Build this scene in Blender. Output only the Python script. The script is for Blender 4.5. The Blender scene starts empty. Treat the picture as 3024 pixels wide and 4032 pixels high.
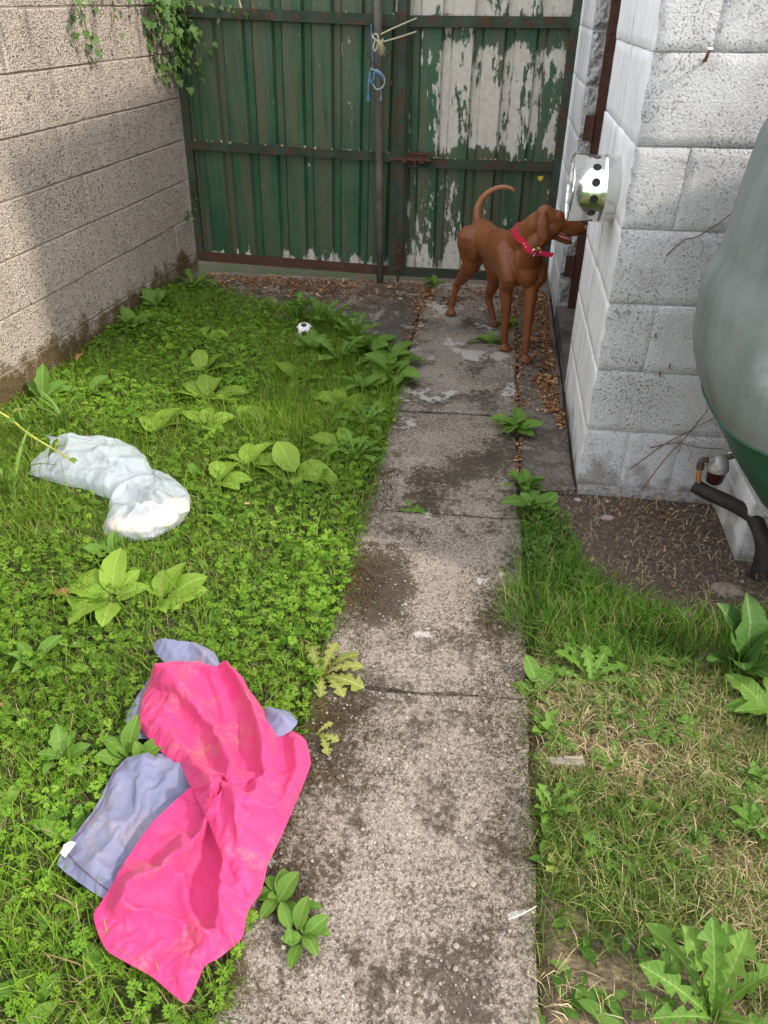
import bpy, bmesh, math, random
import numpy as np
from mathutils import Vector, Matrix, noise as mnoise
R = math.radians
random.seed(7); rng = np.random.default_rng(11)
S = bpy.context.scene
COL = S.collection

# ------------------------------------------------------------------ camera
cam = bpy.data.cameras.new('camera'); camo = bpy.data.objects.new('camera', cam); COL.objects.link(camo)
camo.location = (0, 0, 1.47); camo.rotation_euler = (R(90 - 34.654), 0, R(8.047))
cam.sensor_fit = 'VERTICAL'; cam.sensor_height = 36; cam.sensor_width = 36; cam.lens = 26.04
cam.clip_start = .05; cam.clip_end = 400
S.camera = camo

# ------------------------------------------------------------------ sky and sun
SUN_EL, SUN_AZ = 40.0, (0.957, -0.290)          # horizontal direction towards the sun
w = bpy.data.worlds.new('World'); S.world = w; w.use_nodes = True
nt = w.node_tree; nt.nodes.clear()
sky = nt.nodes.new('ShaderNodeTexSky'); sky.sky_type = 'NISHITA'; sky.sun_disc = False
sky.sun_elevation = R(SUN_EL); sky.sun_rotation = math.atan2(SUN_AZ[0], SUN_AZ[1])
sky.air_density = 1.0; sky.dust_density = 2.0; sky.ozone_density = 1.0
tc = nt.nodes.new('ShaderNodeTexCoord'); mp = nt.nodes.new('ShaderNodeMapping'); mp.inputs['Scale'].default_value = (1, 1, 2.2)
nz = nt.nodes.new('ShaderNodeTexNoise'); nz.inputs['Scale'].default_value = 2.6; nz.inputs['Detail'].default_value = 7; nz.inputs['Roughness'].default_value = .55
rp = nt.nodes.new('ShaderNodeValToRGB'); rp.color_ramp.elements[0].position = .36; rp.color_ramp.elements[1].position = .60
mx = nt.nodes.new('ShaderNodeMixRGB'); mx.inputs[2].default_value = (8.6, 8.5, 8.4, 1)
bg = nt.nodes.new('ShaderNodeBackground'); bg.inputs['Strength'].default_value = .15
out = nt.nodes.new('ShaderNodeOutputWorld')
L = nt.links.new
L(tc.outputs['Generated'], mp.inputs[0]); L(mp.outputs[0], nz.inputs['Vector']); L(nz.outputs[0], rp.inputs[0])
L(rp.outputs[0], mx.inputs[0]); L(sky.outputs[0], mx.inputs[1]); L(mx.outputs[0], bg.inputs[0]); L(bg.outputs[0], out.inputs[0])
sl = bpy.data.lights.new('sun', 'SUN'); sl.energy = 1.7; sl.angle = R(3.0); sl.color = (1, .93, .80)
so = bpy.data.objects.new('sun', sl); COL.objects.link(so)
sd = Vector((SUN_AZ[0]*math.cos(R(SUN_EL)), SUN_AZ[1]*math.cos(R(SUN_EL)), math.sin(R(SUN_EL))))
so.rotation_euler = sd.to_track_quat('Z', 'Y').to_euler(); so.location = (6, -3, 8)
S.view_settings.view_transform = 'Standard'; S.view_settings.look = 'None'
S.view_settings.exposure = 1.34; S.view_settings.gamma = 1.0; S.view_settings.use_curve_mapping = False
S.render.engine = 'CYCLES'
S.cycles.max_bounces = 8; S.cycles.transparent_max_bounces = 12; S.cycles.diffuse_bounces = 4

# ------------------------------------------------------------------ node helpers
class NT:
    def __init__(s, name):
        s.m = bpy.data.materials.new(name); s.m.use_nodes = True
        s.t = s.m.node_tree; s.t.nodes.clear()
        s.out = s.t.nodes.new('ShaderNodeOutputMaterial'); s.b = s.t.nodes.new('ShaderNodeBsdfPrincipled')
        s.t.links.new(s.b.outputs[0], s.out.inputs[0])
    def n(s, typ, **kw):
        x = s.t.nodes.new('ShaderNode'+typ)
        for k, v in kw.items(): setattr(x, k, v)
        return x
    def l(s, a, b): s.t.links.new(a, b)
    def _set(s, sock, v):
        if isinstance(v, bpy.types.NodeSocket): s.l(v, sock)
        elif isinstance(v, (tuple, list)) and len(v) == 3 and sock.type == 'RGBA': sock.default_value = (*v, 1)
        else: sock.default_value = v
    def pos(s): return s.n('NewGeometry').outputs['Position']
    def obj(s): return s.n('TexCoord').outputs['Object']
    def rnd(s): return s.n('ObjectInfo').outputs['Random']
    def attr(s, name): return s.n('Attribute', attribute_name=name).outputs['Color']
    def map(s, v, scale=(1, 1, 1), rot=(0, 0, 0), loc=(0, 0, 0)):
        x = s.n('Mapping'); s.l(v, x.inputs[0]); x.inputs['Scale'].default_value = scale; x.inputs['Rotation'].default_value = rot; x.inputs['Location'].default_value = loc
        return x.outputs[0]
    def noise(s, v, scale, detail=4, rough=.55, dist=0):
        x = s.n('TexNoise'); s.l(v, x.inputs['Vector']); x.inputs['Scale'].default_value = scale; x.inputs['Detail'].default_value = detail
        x.inputs['Roughness'].default_value = rough; x.inputs['Distortion'].default_value = dist
        return x.outputs[0]
    def vor(s, v, scale, feature='F1', outp='Distance', rand=1):
        x = s.n('TexVoronoi', feature=feature); s.l(v, x.inputs['Vector']); x.inputs['Scale'].default_value = scale; x.inputs['Randomness'].default_value = rand
        return x.outputs[outp]
    def ramp(s, f, stops, interp='LINEAR'):
        x = s.n('ValToRGB'); cr = x.color_ramp; cr.interpolation = interp
        while len(cr.elements) < len(stops): cr.elements.new(.5)
        for e, (p, c) in zip(cr.elements, stops):
            e.position = p; e.color = (c, c, c, 1) if not isinstance(c, (tuple, list)) else (*c, 1)
        s._set(x.inputs[0], f); return x.outputs[0]
    def mix(s, f, a, b, mode='MIX'):
        x = s.n('MixRGB', blend_type=mode); s._set(x.inputs[0], f); s._set(x.inputs[1], a); s._set(x.inputs[2], b); return x.outputs[0]
    def math(s, op, a, b=0.0, c=None, clamp=False):
        x = s.n('Math', operation=op, use_clamp=clamp); s._set(x.inputs[0], a); s._set(x.inputs[1], b)
        if c is not None: s._set(x.inputs[2], c)
        return x.outputs[0]
    def sep(s, v):
        x = s.n('SeparateXYZ'); s.l(v, x.inputs[0]); return x.outputs
    def rng(s, v, a, b, c=0.0, d=1.0):
        x = s.n('MapRange'); s._set(x.inputs[0], v)
        for i, q in enumerate((a, b, c, d)): x.inputs[i+1].default_value = q
        return x.outputs[0]
    def bump(s, h, dist=.01, strength=1.0, prev=None):
        x = s.n('Bump'); s._set(x.inputs['Height'], h); x.inputs['Distance'].default_value = dist; x.inputs['Strength'].default_value = strength
        if prev is not None: s.l(prev, x.inputs['Normal'])
        return x.outputs[0]
    def fin(s, col, rough=.8, spec=.3, metal=0.0, normal=None):
        s._set(s.b.inputs['Base Color'], col); s._set(s.b.inputs['Roughness'], rough); s._set(s.b.inputs['Specular IOR Level'], spec); s._set(s.b.inputs['Metallic'], metal)
        if normal is not None: s.l(normal, s.b.inputs['Normal'])
        return s.m
M = {}

def m_simple(name, col, rough=.6, metal=0, spec=.4, nscale=30, namt=.35, bump=0.0):
    n = NT(name); p = n.obj()
    k = n.noise(p, nscale, 5)
    c = n.mix(n.rng(k, .3, .7), tuple(x*(1-namt) for x in col), tuple(min(1, x*(1+namt)) for x in col))
    nb = n.bump(k, .004, bump) if bump else None
    M[name] = n.fin(c, rough, spec, metal, nb); return M[name]

# --- rough brown-grey concrete block (left wall)
def mat_block():
    n = NT('rough_block'); p = n.pos(); z = n.sep(p)[2]
    big = n.noise(p, 2.2, 5); med = n.noise(p, 14, 5); gr = n.vor(p, 150, outp='Color'); gd = n.vor(p, 150)
    pit = n.noise(p, 95, 3, .6)
    base = n.mix(n.rng(big, .3, .7), (.335, .272, .225), (.43, .36, .305))
    base = n.mix(n.math('MULTIPLY', n.rnd(), .35), base, (.30, .25, .215))
    base = n.mix(n.rng(n.sep(gr)[0], 0, 1, 0, .5), base, (.52, .46, .40))
    base = n.mix(n.rng(n.sep(gr)[1], .80, .92, 0, .8), base, (.075, .06, .05))
    base = n.mix(n.rng(pit, .60, .70, 0, .75), base, (.07, .055, .045))
    base = n.mix(n.math('MULTIPLY', n.rng(med, .5, .75), .35), base, (.20, .165, .135))
    # run-off stains down from the top
    st = n.noise(n.map(p, (5, 5, .7)), 3, 4)
    base = n.mix(n.math('MULTIPLY', n.rng(st, .52, .68), n.rng(z, .85, 1.35, 0, .75)), base, (.12, .10, .085))
    lt = n.noise(n.map(p, (9, 9, 1.2), loc=(3, 1, 5)), 3, 5)
    base = n.mix(n.math('MULTIPLY', n.rng(lt, .62, .70), n.rng(z, .6, 1.1, 0, .6)), base, (.60, .56, .50))
    # moss and damp growing up from the ground
    ms = n.noise(p, 7, 6, .65)
    mask = n.math('ADD', ms, n.rng(z, -.05, .38, .38, -.42))
    base = n.mix(n.rng(mask, .52, .66, 0, .9), base, n.mix(n.rng(n.noise(p, 40, 3), .4, .6), (.055, .045, .010), (.11, .062, .018)))
    h = n.math('ADD', n.math('MULTIPLY', pit, -1.0), n.math('MULTIPLY', gd, .7))
    M['block'] = n.fin(base, .95, .15, 0, n.bump(h, .010, .9))
    n = NT('mortar'); p = n.pos(); k = n.noise(p, 60, 4)
    M['mortar'] = n.fin(n.mix(n.rng(k, .3, .7), (.19, .155, .125), (.30, .25, .21)), .95, .1, 0, n.bump(k, .008, .7))
mat_block()

# --- white painted blockwork
def mat_white():
    n = NT('white_paint_block'); p = n.pos(); s3 = n.sep(p); z = s3[2]
    nx = n.sep(n.n('NewGeometry').outputs['Normal'])[1]
    front = n.rng(n.math('ABSOLUTE', nx), .4, .7)
    pits = n.noise(p, 125, 4, .68); pits2 = n.vor(p, 95); fine = n.noise(p, 210, 2)
    zone = n.rng(n.noise(p, 5, 3), .35, .65)
    deep = n.rng(n.math('ADD', pits, n.math('MULTIPLY', zone, .07)), .63, .70)
    base = n.mix(n.rng(n.noise(p, 3, 4), .35, .7), (.70, .705, .72), (.60, .60, .605))
    grime = n.noise(n.map(p, (1, 1, .6)), 9, 6, .65)
    base = n.mix(n.rng(grime, .52, .76, 0, .6), base, (.42, .405, .38))
    base = n.mix(n.math('MULTIPLY', n.rng(n.noise(p, 160, 3, .7), .54, .70), .30), base, (.40, .39, .385))
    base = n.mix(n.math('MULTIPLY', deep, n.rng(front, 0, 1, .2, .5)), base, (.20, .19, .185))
    sm = n.noise(p, 3.3, 5, .6)
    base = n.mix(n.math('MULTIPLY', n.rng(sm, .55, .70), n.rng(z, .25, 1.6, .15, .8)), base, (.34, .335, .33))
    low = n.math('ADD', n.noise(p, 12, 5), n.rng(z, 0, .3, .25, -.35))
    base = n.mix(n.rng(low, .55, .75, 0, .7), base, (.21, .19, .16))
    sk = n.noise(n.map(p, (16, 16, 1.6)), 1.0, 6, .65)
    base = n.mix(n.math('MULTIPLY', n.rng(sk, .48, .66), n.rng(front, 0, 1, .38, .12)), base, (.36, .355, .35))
    h = n.math('ADD', n.math('MULTIPLY', deep, -1.2), n.math('ADD', n.math('MULTIPLY', fine, .25), n.math('MULTIPLY', n.noise(p, 135, 5, .75), 1.3)))
    st = n.math('ADD', n.math('MULTIPLY', front, .75), .25)
    bp = n.bump(h, .009, 1.0); b = bp.node; n.l(st, b.inputs['Strength'])
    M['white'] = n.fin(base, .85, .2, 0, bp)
    # broken unpainted reveal
    n = NT('broken_block'); p = n.pos(); k = n.noise(p, 26, 6, .65)
    c = n.mix(n.rng(k, .35, .6), (.24, .23, .22), (.52, .515, .51))
    c = n.mix(n.rng(n.noise(p, 70, 3), .58, .68, 0, .8), c, (.10, .095, .09))
    M['broken'] = n.fin(c, .95, .1, 0, n.bump(k, .03, 1.0))
    n = NT('white_mortar'); p = n.pos(); k = n.noise(p, 60, 4)
    M['wmortar'] = n.fin(n.mix(n.rng(k, .35, .7), (.20, .19, .18), (.42, .41, .40)), .95, .1, 0, n.bump(k, .01, .8))
mat_white()

# --- flaking green sheet, one per leaf because the flaking differs
def mat_sheet(name, upper):
    n = NT(name); p = n.pos(); x, y, z = n.sep(p)
    streak = n.noise(n.map(p, (10, 10, .55)), 1.6, 5, .6); streak2 = n.noise(n.map(p, (26, 26, 1.0), loc=(4, 0, 0)), 2, 4)
    g = n.mix(n.rng(n.noise(p, 4, 4), .35, .65), (.016, .066, .033), (.034, .100, .052))
    g = n.mix(n.rng(streak, .42, .58, 0, .9), g, (.080, .088, .054))
    g = n.mix(n.math('MULTIPLY', n.rng(streak2, .56, .68), n.rng(z, .3, 1.2, .15, .8)), g, (.115, .085, .040))
    # bare primer where the paint has gone
    a = n.noise(n.map(p, (11, 11, 2.4)), 1.0, 7, .62); b = n.noise(n.map(p, (34, 34, 12), loc=(2, 3, 4)), 1.0, 7, .72)
    f = n.math('ADD', n.math('MULTIPLY', a, .58), n.math('MULTIPLY', b, .46))
    if upper:
        zone = n.math('MULTIPLY', n.rng(z, .73, .80), n.math('MULTIPLY', n.rng(x, -.50, -.36), n.rng(z, 1.31, 1.24)))
        zone = n.math('MAXIMUM', zone, n.math('MULTIPLY', n.rng(z, 1.33, 1.42), 1.25))
        bias = n.math('ADD', n.math('MULTIPLY', zone, .112), n.rng(z, .04, .26, .16, .030))
        bias = n.math('ADD', bias, n.math('MULTIPLY', n.math('MULTIPLY', n.rng(z, .60, .45), n.rng(x, .05, -.1)), .035))
    else:
        bias = n.rng(z, .05, .19, .23, -.015)
        bias = n.math('ADD', bias, n.rng(z, 1.34, 1.46, 0, .035))
    bias = n.math('MINIMUM', bias, .20)
    f = n.math('ADD', f, bias)
    mask = n.ramp(f, [(.637, 0), (.643, 1)])
    pr = n.mix(n.rng(n.noise(p, 30, 4), .3, .7), (.44, .405, .35), (.56, .53, .475))
    pr = n.mix(n.rng(streak2, .55, .7, 0, .35), pr, (.36, .33, .28))
    c = n.mix(mask, g, pr)
    spk = n.noise(p, 55, 2, .8)
    c = n.mix(n.rng(spk, .735, .75, 0, .8), c, (.55, .53, .49))
    rs = n.math('ADD', n.noise(p, 35, 5), n.rng(z, .03, .10, .15, -.3))
    c = n.mix(n.rng(rs, .56, .64), c, (.075, .030, .018))
    hb = n.math('ADD', n.math('MULTIPLY', mask, -.35), n.math('MULTIPLY', n.noise(p, 9, 3), .6))
    M[name] = n.fin(c, n.rng(mask, 0, 1, .42, .75), .35, 0, n.bump(hb, .006, .6))
mat_sheet('sheet_left', False); mat_sheet('sheet_right', True)

def mat_iron(name, paint, amt):
    n = NT(name); p = n.pos(); k = n.noise(p, 22, 6, .65); k2 = n.noise(p, 120, 3)
    c = n.mix(n.rng(n.noise(p, 8, 4), .35, .7), paint, tuple(q*1.7+.01 for q in paint))
    c = n.mix(n.rng(k, .62-amt, .70-amt), c, n.mix(n.rng(k2, .4, .6), (.050, .022, .014), (.105, .045, .026)))
    M[name] = n.fin(c, .75, .3, 0, n.bump(n.math('ADD', k, n.math('MULTIPLY', k2, .4)), .004, .7))
mat_iron('gate_iron', (.022, .036, .022), .10); mat_iron('rusty_iron', (.055, .028, .02), .22); mat_iron('pole_iron', (.075, .068, .055), .03)

# --- concrete path
def mat_path(name, dark=0.0):
    n = NT(name); p = n.pos(); x, y, z = n.sep(p)
    near = n.rng(y, 2.6, 1.1)
    base = n.mix(n.rng(n.noise(p, 5, 5), .35, .68), (.235, .190, .152), (.325, .272, .222))
    base = n.mix(n.math('MULTIPLY', n.rnd(), .3), base, (.22, .20, .18))
    vc = n.vor(p, 360, outp='Color'); r_, g_, b_ = n.sep(vc)
    base = n.mix(n.rng(r_, .5, 1, 0, .6), base, (.50, .445, .39))
    base = n.mix(n.rng(g_, .74, .97, 0, .6), base, (.10, .080, .066))
    vc2 = n.sep(n.vor(p, 70, outp='Color')); vd2 = n.vor(p, 70)
    peb = n.math('MULTIPLY', n.rng(vc2[0], .955, .965), n.rng(vd2, .26, .20))
    base = n.mix(peb, base, n.mix(vc2[1], (.16, .16, .17), (.62, .57, .50)))
    dens = n.rng(n.noise(p, 2.4, 4, .6), .32, .68, -.045, .075)
    spk = n.math('ADD', n.noise(p, 115, 4, .72), dens)
    base = n.mix(n.rng(spk, .545, .60, 0, .82), base, (.068, .050, .036))
    # algae, moss and soot
    m1 = n.noise(p, 3.1, 6, .62, .3); m2 = n.noise(p, 45, 4, .7)
    mk = n.math('ADD', n.math('MULTIPLY', m1, .75), n.math('MULTIPLY', m2, .35))
    base = n.mix(n.rng(mk, .555-dark*.05, .64-dark*.05, 0, .82), base, (.045, .033, .025))
    m3 = n.noise(p, 11, 6, .7)
    def spot(cx_, cy_, sx, sy, amp):
        a_ = n.math('DIVIDE', n.math('SUBTRACT', x, cx_), sx); b_ = n.math('DIVIDE', n.math('SUBTRACT', y, cy_), sy)
        return n.math('MULTIPLY', n.math('MAXIMUM', n.math('SUBTRACT', 1.0, n.math('ADD', n.math('MULTIPLY', a_, a_), n.math('MULTIPLY', b_, b_))), 0.0), amp)
    if name == 'path_concrete':
        stain = n.math('ADD', n.math('ADD', spot(-.26, 1.72, .16, .24, .22), spot(.10, 1.68, .10, .22, .14)), n.math('ADD', spot(.08, .66, .14, .16, .16), spot(-.28, 1.12, .12, .16, .16)))
        stain = n.math('ADD', stain, n.math('ADD', spot(-.12, 2.45, .25, .22, .12), spot(-.25, .72, .10, .2, .10)))
        base = n.mix(n.rng(n.math('ADD', n.math('ADD', mk, stain), n.math('MULTIPLY', n.math('SUBTRACT', n.noise(p, 95, 4, .75), .5), .55)), .59, .68, 0, .88), base, n.mix(n.rng(m2, .42, .58), (.028, .020, .014), (.060, .042, .025)))
    edge = n.math('MAXIMUM', n.rng(x, -.22, -.37, 0, .17), n.rng(x, .08, .20, 0, .12))
    base = n.mix(n.rng(n.math('ADD', m3, edge), .62, .72, 0, .9), base, n.mix(n.rng(m2, .4, .6), (.050, .033, .012), (.095, .062, .025)))
    # pale lichen
    l1 = n.noise(p, 4.4, 7, .68, .2)
    li = n.rng(n.math('ADD', l1, n.rng(y, 2.4, 3.5, -.02, .055)), .615, .64, 0, .7)
    base = n.mix(li, base, (.55, .53, .50))
    base = n.mix(n.rng(n.noise(p, 1.3, 3), .4, .7, 0, .35), base, (.17, .145, .12))
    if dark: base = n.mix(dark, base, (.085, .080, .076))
    h = n.math('ADD', n.math('MULTIPLY', vd2, -.7), n.math('ADD', n.math('MULTIPLY', n.noise(p, 130, 4, .7), 1.0), n.math('MULTIPLY', g_, -.35)))
    M[name] = n.fin(base, .92, .2, 0, n.bump(h, .008, .8))
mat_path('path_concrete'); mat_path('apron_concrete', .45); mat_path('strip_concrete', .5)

# --- soil / thatch ground
def mat_ground():
    n = NT('ground_soil'); p = n.pos(); x, y, z = n.sep(p)
    k = n.noise(p, 9, 6, .65); f = n.noise(p, 70, 5, .7)
    soil = n.mix(n.rng(f, .3, .7), (.060, .042, .033), (.165, .122, .095))
    straw = n.mix(n.rng(n.noise(n.map(p, (1, 3, 1), rot=(0, 0, .5)), 60, 4), .35, .65), (.13, .095, .055), (.33, .26, .16))
    sm = n.math('MULTIPLY', n.rng(x, .15, .25), n.math('MULTIPLY', n.rng(y, 1.65, 1.40), n.rng(x, 1.6, 1.2)))
    c = n.mix(n.math('MULTIPLY', sm, n.rng(k, .38, .52, .15, 1)), soil, straw)
    lm = n.math('MAXIMUM', n.rng(x, -.3, -.4), n.math('MAXIMUM', n.rng(y, .3, -.2), n.rng(x, 1.2, 1.7)))
    far = n.math('MAXIMUM', n.rng(y, -.3, -1.2), n.rng(y, 6, 8))
    green = n.mix(n.rng(k, .3, .7), (.030, .052, .012), (.055, .085, .020))
    c = n.mix(n.math('MULTIPLY', lm, n.rng(k, .40, .55, .25, .8)), c, green)
    c = n.mix(far, c, n.mix(n.rng(f, .3, .7), (.05, .10, .02), (.10, .17, .04)))
    h = n.math('ADD', f, n.math('MULTIPLY', n.noise(p, 28, 4), 1.2))
    M['ground'] = n.fin(c, .95, .1, 0, n.bump(h, .02, .9))
mat_ground()

# --- leaves
def mat_foliage(name, trans=.30, rough=.6, spec=.14):
    n = NT(name); c = n.attr('col')
    v = n.noise(n.pos(), 140, 2)
    c2 = n.mix(n.rng(v, .3, .7, 0, .25), c, n.mix(1.0, c, (.55, .6, .5), 'MULTIPLY'))
    n.fin(c2, rough, spec)
    t = n.n('BsdfTranslucent'); n._set(t.inputs[0], n.mix(1.0, c2, (1.5, 1.45, .7), 'MULTIPLY'))
    ms = n.n('MixShader'); ms.inputs[0].default_value = trans
    n.l(n.b.outputs[0], ms.inputs[1]); n.l(t.outputs[0], ms.inputs[2]); n.l(ms.outputs[0], n.out.inputs[0])
    M[name] = n.m
mat_foliage('foliage'); mat_foliage('dry_foliage', .15, .8, .15)

def mat_leaf(name, c0, c1, rib, vein=26, trans=.28, rough=.42, blotch=None):
    n = NT(name); o = n.obj(); x, y, z = n.sep(o)
    ax = n.math('ABSOLUTE', x)
    k = n.noise(n.pos(), 18, 4)
    f = n.math('ADD', n.math('MULTIPLY', n.rnd(), .6), n.math('MULTIPLY', n.rng(k, .3, .7), .4))
    c = n.mix(f, c0, c1)
    # side veins slanting to the tip, unit leaf: y along the blade 0..1
    vv = n.math('FRACT', n.math('MULTIPLY', n.math('SUBTRACT', y, n.math('MULTIPLY', ax, .8)), vein*.45))
    vm = n.rng(n.math('ABSOLUTE', n.math('SUBTRACT', vv, .5)), .08, .0)
    c = n.mix(n.math('MULTIPLY', vm, .09), c, rib)
    c = n.mix(n.rng(ax, .018, .006, 0, .8), c, rib)
    if blotch: c = n.mix(n.rng(n.noise(n.pos(), 60, 4, .7), .60, .68), c, blotch)
    pf = n.math('ABSOLUTE', n.math('SUBTRACT', vv, .5))
    nb = n.bump(n.math('ADD', n.math('MULTIPLY', pf, .4), n.math('MULTIPLY', n.noise(n.pos(), 70, 3), .8)), .006, .5)
    n.fin(c, rough+.1, .2, 0, nb)
    t = n.n('BsdfTranslucent'); n._set(t.inputs[0], n.mix(1.0, c, (1.5, 1.45, .6), 'MULTIPLY')); n.l(nb, t.inputs['Normal'])
    ms = n.n('MixShader'); ms.inputs[0].default_value = trans
    n.l(n.b.outputs[0], ms.inputs[1]); n.l(t.outputs[0], ms.inputs[2]); n.l(ms.outputs[0], n.out.inputs[0])
    M[name] = n.m
mat_leaf('dock_leaf', (.135, .245, .022), (.215, .325, .042), (.30, .40, .10))
mat_leaf('weed_leaf', (.070, .160, .018), (.125, .225, .034), (.20, .29, .08), 30)
mat_leaf('dark_leaf', (.030, .085, .014), (.060, .125, .022), (.13, .19, .06), 30, .2)
mat_leaf('ivy_leaf', (.035, .085, .018), (.10, .19, .045), (.20, .27, .10), 10, .2, .35)
mat_leaf('yellow_leaf', (.17, .21, .035), (.26, .27, .07), (.36, .36, .15), 20)
mat_leaf('brown_leaf', (.15, .060, .022), (.26, .125, .05), (.12, .06, .03), 14, .1, .8)

# ------------------------------------------------------------------ mesh helpers
def mobj(name, v, f, mat=None, parent=None, smooth=False, data=None):
    me = data
    if me is None:
        me = bpy.data.meshes.new(name); me.from_pydata([tuple(q) for q in v], [], [tuple(q) for q in f]); me.update()
        if smooth: me.polygons.foreach_set('use_smooth', [True]*len(me.polygons))
        if mat: me.materials.append(M[mat] if isinstance(mat, str) else mat)
    o = bpy.data.objects.new(name, me); COL.objects.link(o)
    if parent: o.parent = parent
    return o
def tag(o, label=None, cat=None, group=None, kind=None):
    if label: o['label'] = label
    if cat: o['category'] = cat
    if group: o['group'] = group
    if kind: o['kind'] = kind
    return o
def empty(name, loc=(0, 0, 0), rot=(0, 0, 0)):
    o = bpy.data.objects.new(name, None); COL.objects.link(o); o.location = loc; o.rotation_euler = rot; o.empty_display_size = .05
    return o
class MB:
    def __init__(s): s.v = []; s.f = []
    def add(s, v, f):
        b = len(s.v); s.v += [tuple(q) for q in v]; s.f += [tuple(i+b for i in q) for q in f]; return s
    def box(s, x0, x1, y0, y1, z0, z1):
        return s.add([(x0,y0,z0),(x1,y0,z0),(x1,y1,z0),(x0,y1,z0),(x0,y0,z1),(x1,y0,z1),(x1,y1,z1),(x0,y1,z1)],
                     [(0,3,2,1),(4,5,6,7),(0,1,5,4),(1,2,6,5),(2,3,7,6),(3,0,4,7)])
    def tube(s, pts, r, seg=8, cap=True):
        pts = [Vector(p) for p in pts]; n = len(pts); rs = r if isinstance(r, (list, tuple)) else [r]*n
        t0 = (pts[1]-pts[0]).normalized(); u = t0.orthogonal().normalized(); V = []; F = []
        for i, p in enumerate(pts):
            t = (pts[min(i+1, n-1)]-pts[max(i-1, 0)]).normalized()
            u = (u - t*u.dot(t)); u = u.normalized() if u.length > 1e-6 else t.orthogonal().normalized()
            w_ = t.cross(u)
            for k in range(seg):
                a = 2*math.pi*k/seg; V.append(p + (u*math.cos(a)+w_*math.sin(a))*rs[i])
        for i in range(n-1):
            for k in range(seg):
                a, b = i*seg+k, i*seg+(k+1) % seg; F.append((a, b, b+seg, a+seg))
        if cap: F.append(tuple(range(seg-1, -1, -1))); F.append(tuple(range((n-1)*seg, n*seg)))
        return s.add(V, F)
    def lathe(s, prof, seg=24, mat=Matrix.Identity(4)):
        V = []; F = []
        for (r, z) in prof:
            for k in range(seg):
                a = 2*math.pi*k/seg; V.append(mat @ Vector((r*math.cos(a), r*math.sin(a), z)))
        for i in range(len(prof)-1):
            for k in range(seg):
                a, b = i*seg+k, i*seg+(k+1) % seg; F.append((a, b, b+seg, a+seg))
        return s.add(V, F)
    def build(s, name, mat, parent=None, smooth=False): return mobj(name, s.v, s.f, mat, parent, smooth)
def smooth_path(pts, n=8):
    pts = [Vector(p) for p in pts]; P = [pts[0]*2-pts[1]]+pts+[pts[-1]*2-pts[-2]]; o = []
    for i in range(1, len(P)-2):
        for k in range(n):
            t = k/n; a, b, c, d = P[i-1], P[i], P[i+1], P[i+2]
            o.append(.5*((2*b)+(c-a)*t+(2*a-5*b+4*c-d)*t*t+(3*b-a-3*c+d)*t**3))
    o.append(pts[-1]); return o
def bevel_box_mesh(name, sx, sy, sz, mat, bev=.006, jit=.004, seed=0):
    bm = bmesh.new(); bmesh.ops.create_cube(bm, size=1)
    r = random.Random(seed)
    for v in bm.verts: v.co = Vector((v.co.x*sx, v.co.y*sy, v.co.z*sz)) + Vector([r.uniform(-jit, jit) for _ in range(3)])
    bmesh.ops.bevel(bm, geom=bm.edges[:], offset=bev, segments=1, affect='EDGES')
    me = bpy.data.meshes.new(name); bm.to_mesh(me); bm.free(); me.materials.append(M[mat]); return me
def vnoise(x, y, s=1.0, seed=0):
    x = np.asarray(x)*s; y = np.asarray(y)*s; xi = np.floor(x).astype(int); yi = np.floor(y).astype(int); fx = x-xi; fy = y-yi
    def h(a, b):
        n = (a*374761393 + b*668265263 + seed*974711) & 0x7fffffff; n = ((n ^ (n >> 13))*1274126177) & 0x7fffffff
        return (n & 0xffff)/65535.0
    fx = fx*fx*(3-2*fx); fy = fy*fy*(3-2*fy)
    return (h(xi, yi)*(1-fx)+h(xi+1, yi)*fx)*(1-fy)+(h(xi, yi+1)*(1-fx)+h(xi+1, yi+1)*fx)*fy
def fbm(x, y, s=1.0, seed=0): return (vnoise(x, y, s, seed)*.57+vnoise(x, y, s*2.1, seed+1)*.28+vnoise(x, y, s*4.3, seed+2)*.15)
def inpoly(x, y, poly):
    x = np.asarray(x); y = np.asarray(y); r = np.zeros(x.shape, bool); j = len(poly)-1
    for i in range(len(poly)):
        xi, yi = poly[i]; xj, yj = poly[j]
        c = ((yi > y) != (yj > y)) & (x < (xj-xi)*(y-yi)/(yj-yi+1e-12)+xi); r ^= c; j = i
    return r
def bulk(name, V, faces_sizes, loops, colors, mat):
    me = bpy.data.meshes.new(name); V = np.asarray(V, np.float32); fs = np.asarray(faces_sizes, np.int32); lp = np.asarray(loops, np.int32)
    me.vertices.add(len(V)); me.vertices.foreach_set('co', V.ravel()); me.loops.add(len(lp)); me.loops.foreach_set('vertex_index', lp)
    me.polygons.add(len(fs)); st = np.concatenate([[0], np.cumsum(fs)[:-1]]).astype(np.int32); me.polygons.foreach_set('loop_start', st)
    me.update(calc_edges=True)
    if colors is not None:
        a = me.attributes.new('col', 'FLOAT_COLOR', 'POINT'); c = np.ones((len(V), 4), np.float32); c[:, :3] = colors; a.data.foreach_set('color', c.ravel())
    me.polygons.foreach_set('use_smooth', np.ones(len(fs), bool)); me.materials.append(M[mat])
    o = bpy.data.objects.new(name, me); COL.objects.link(o); return o
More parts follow.
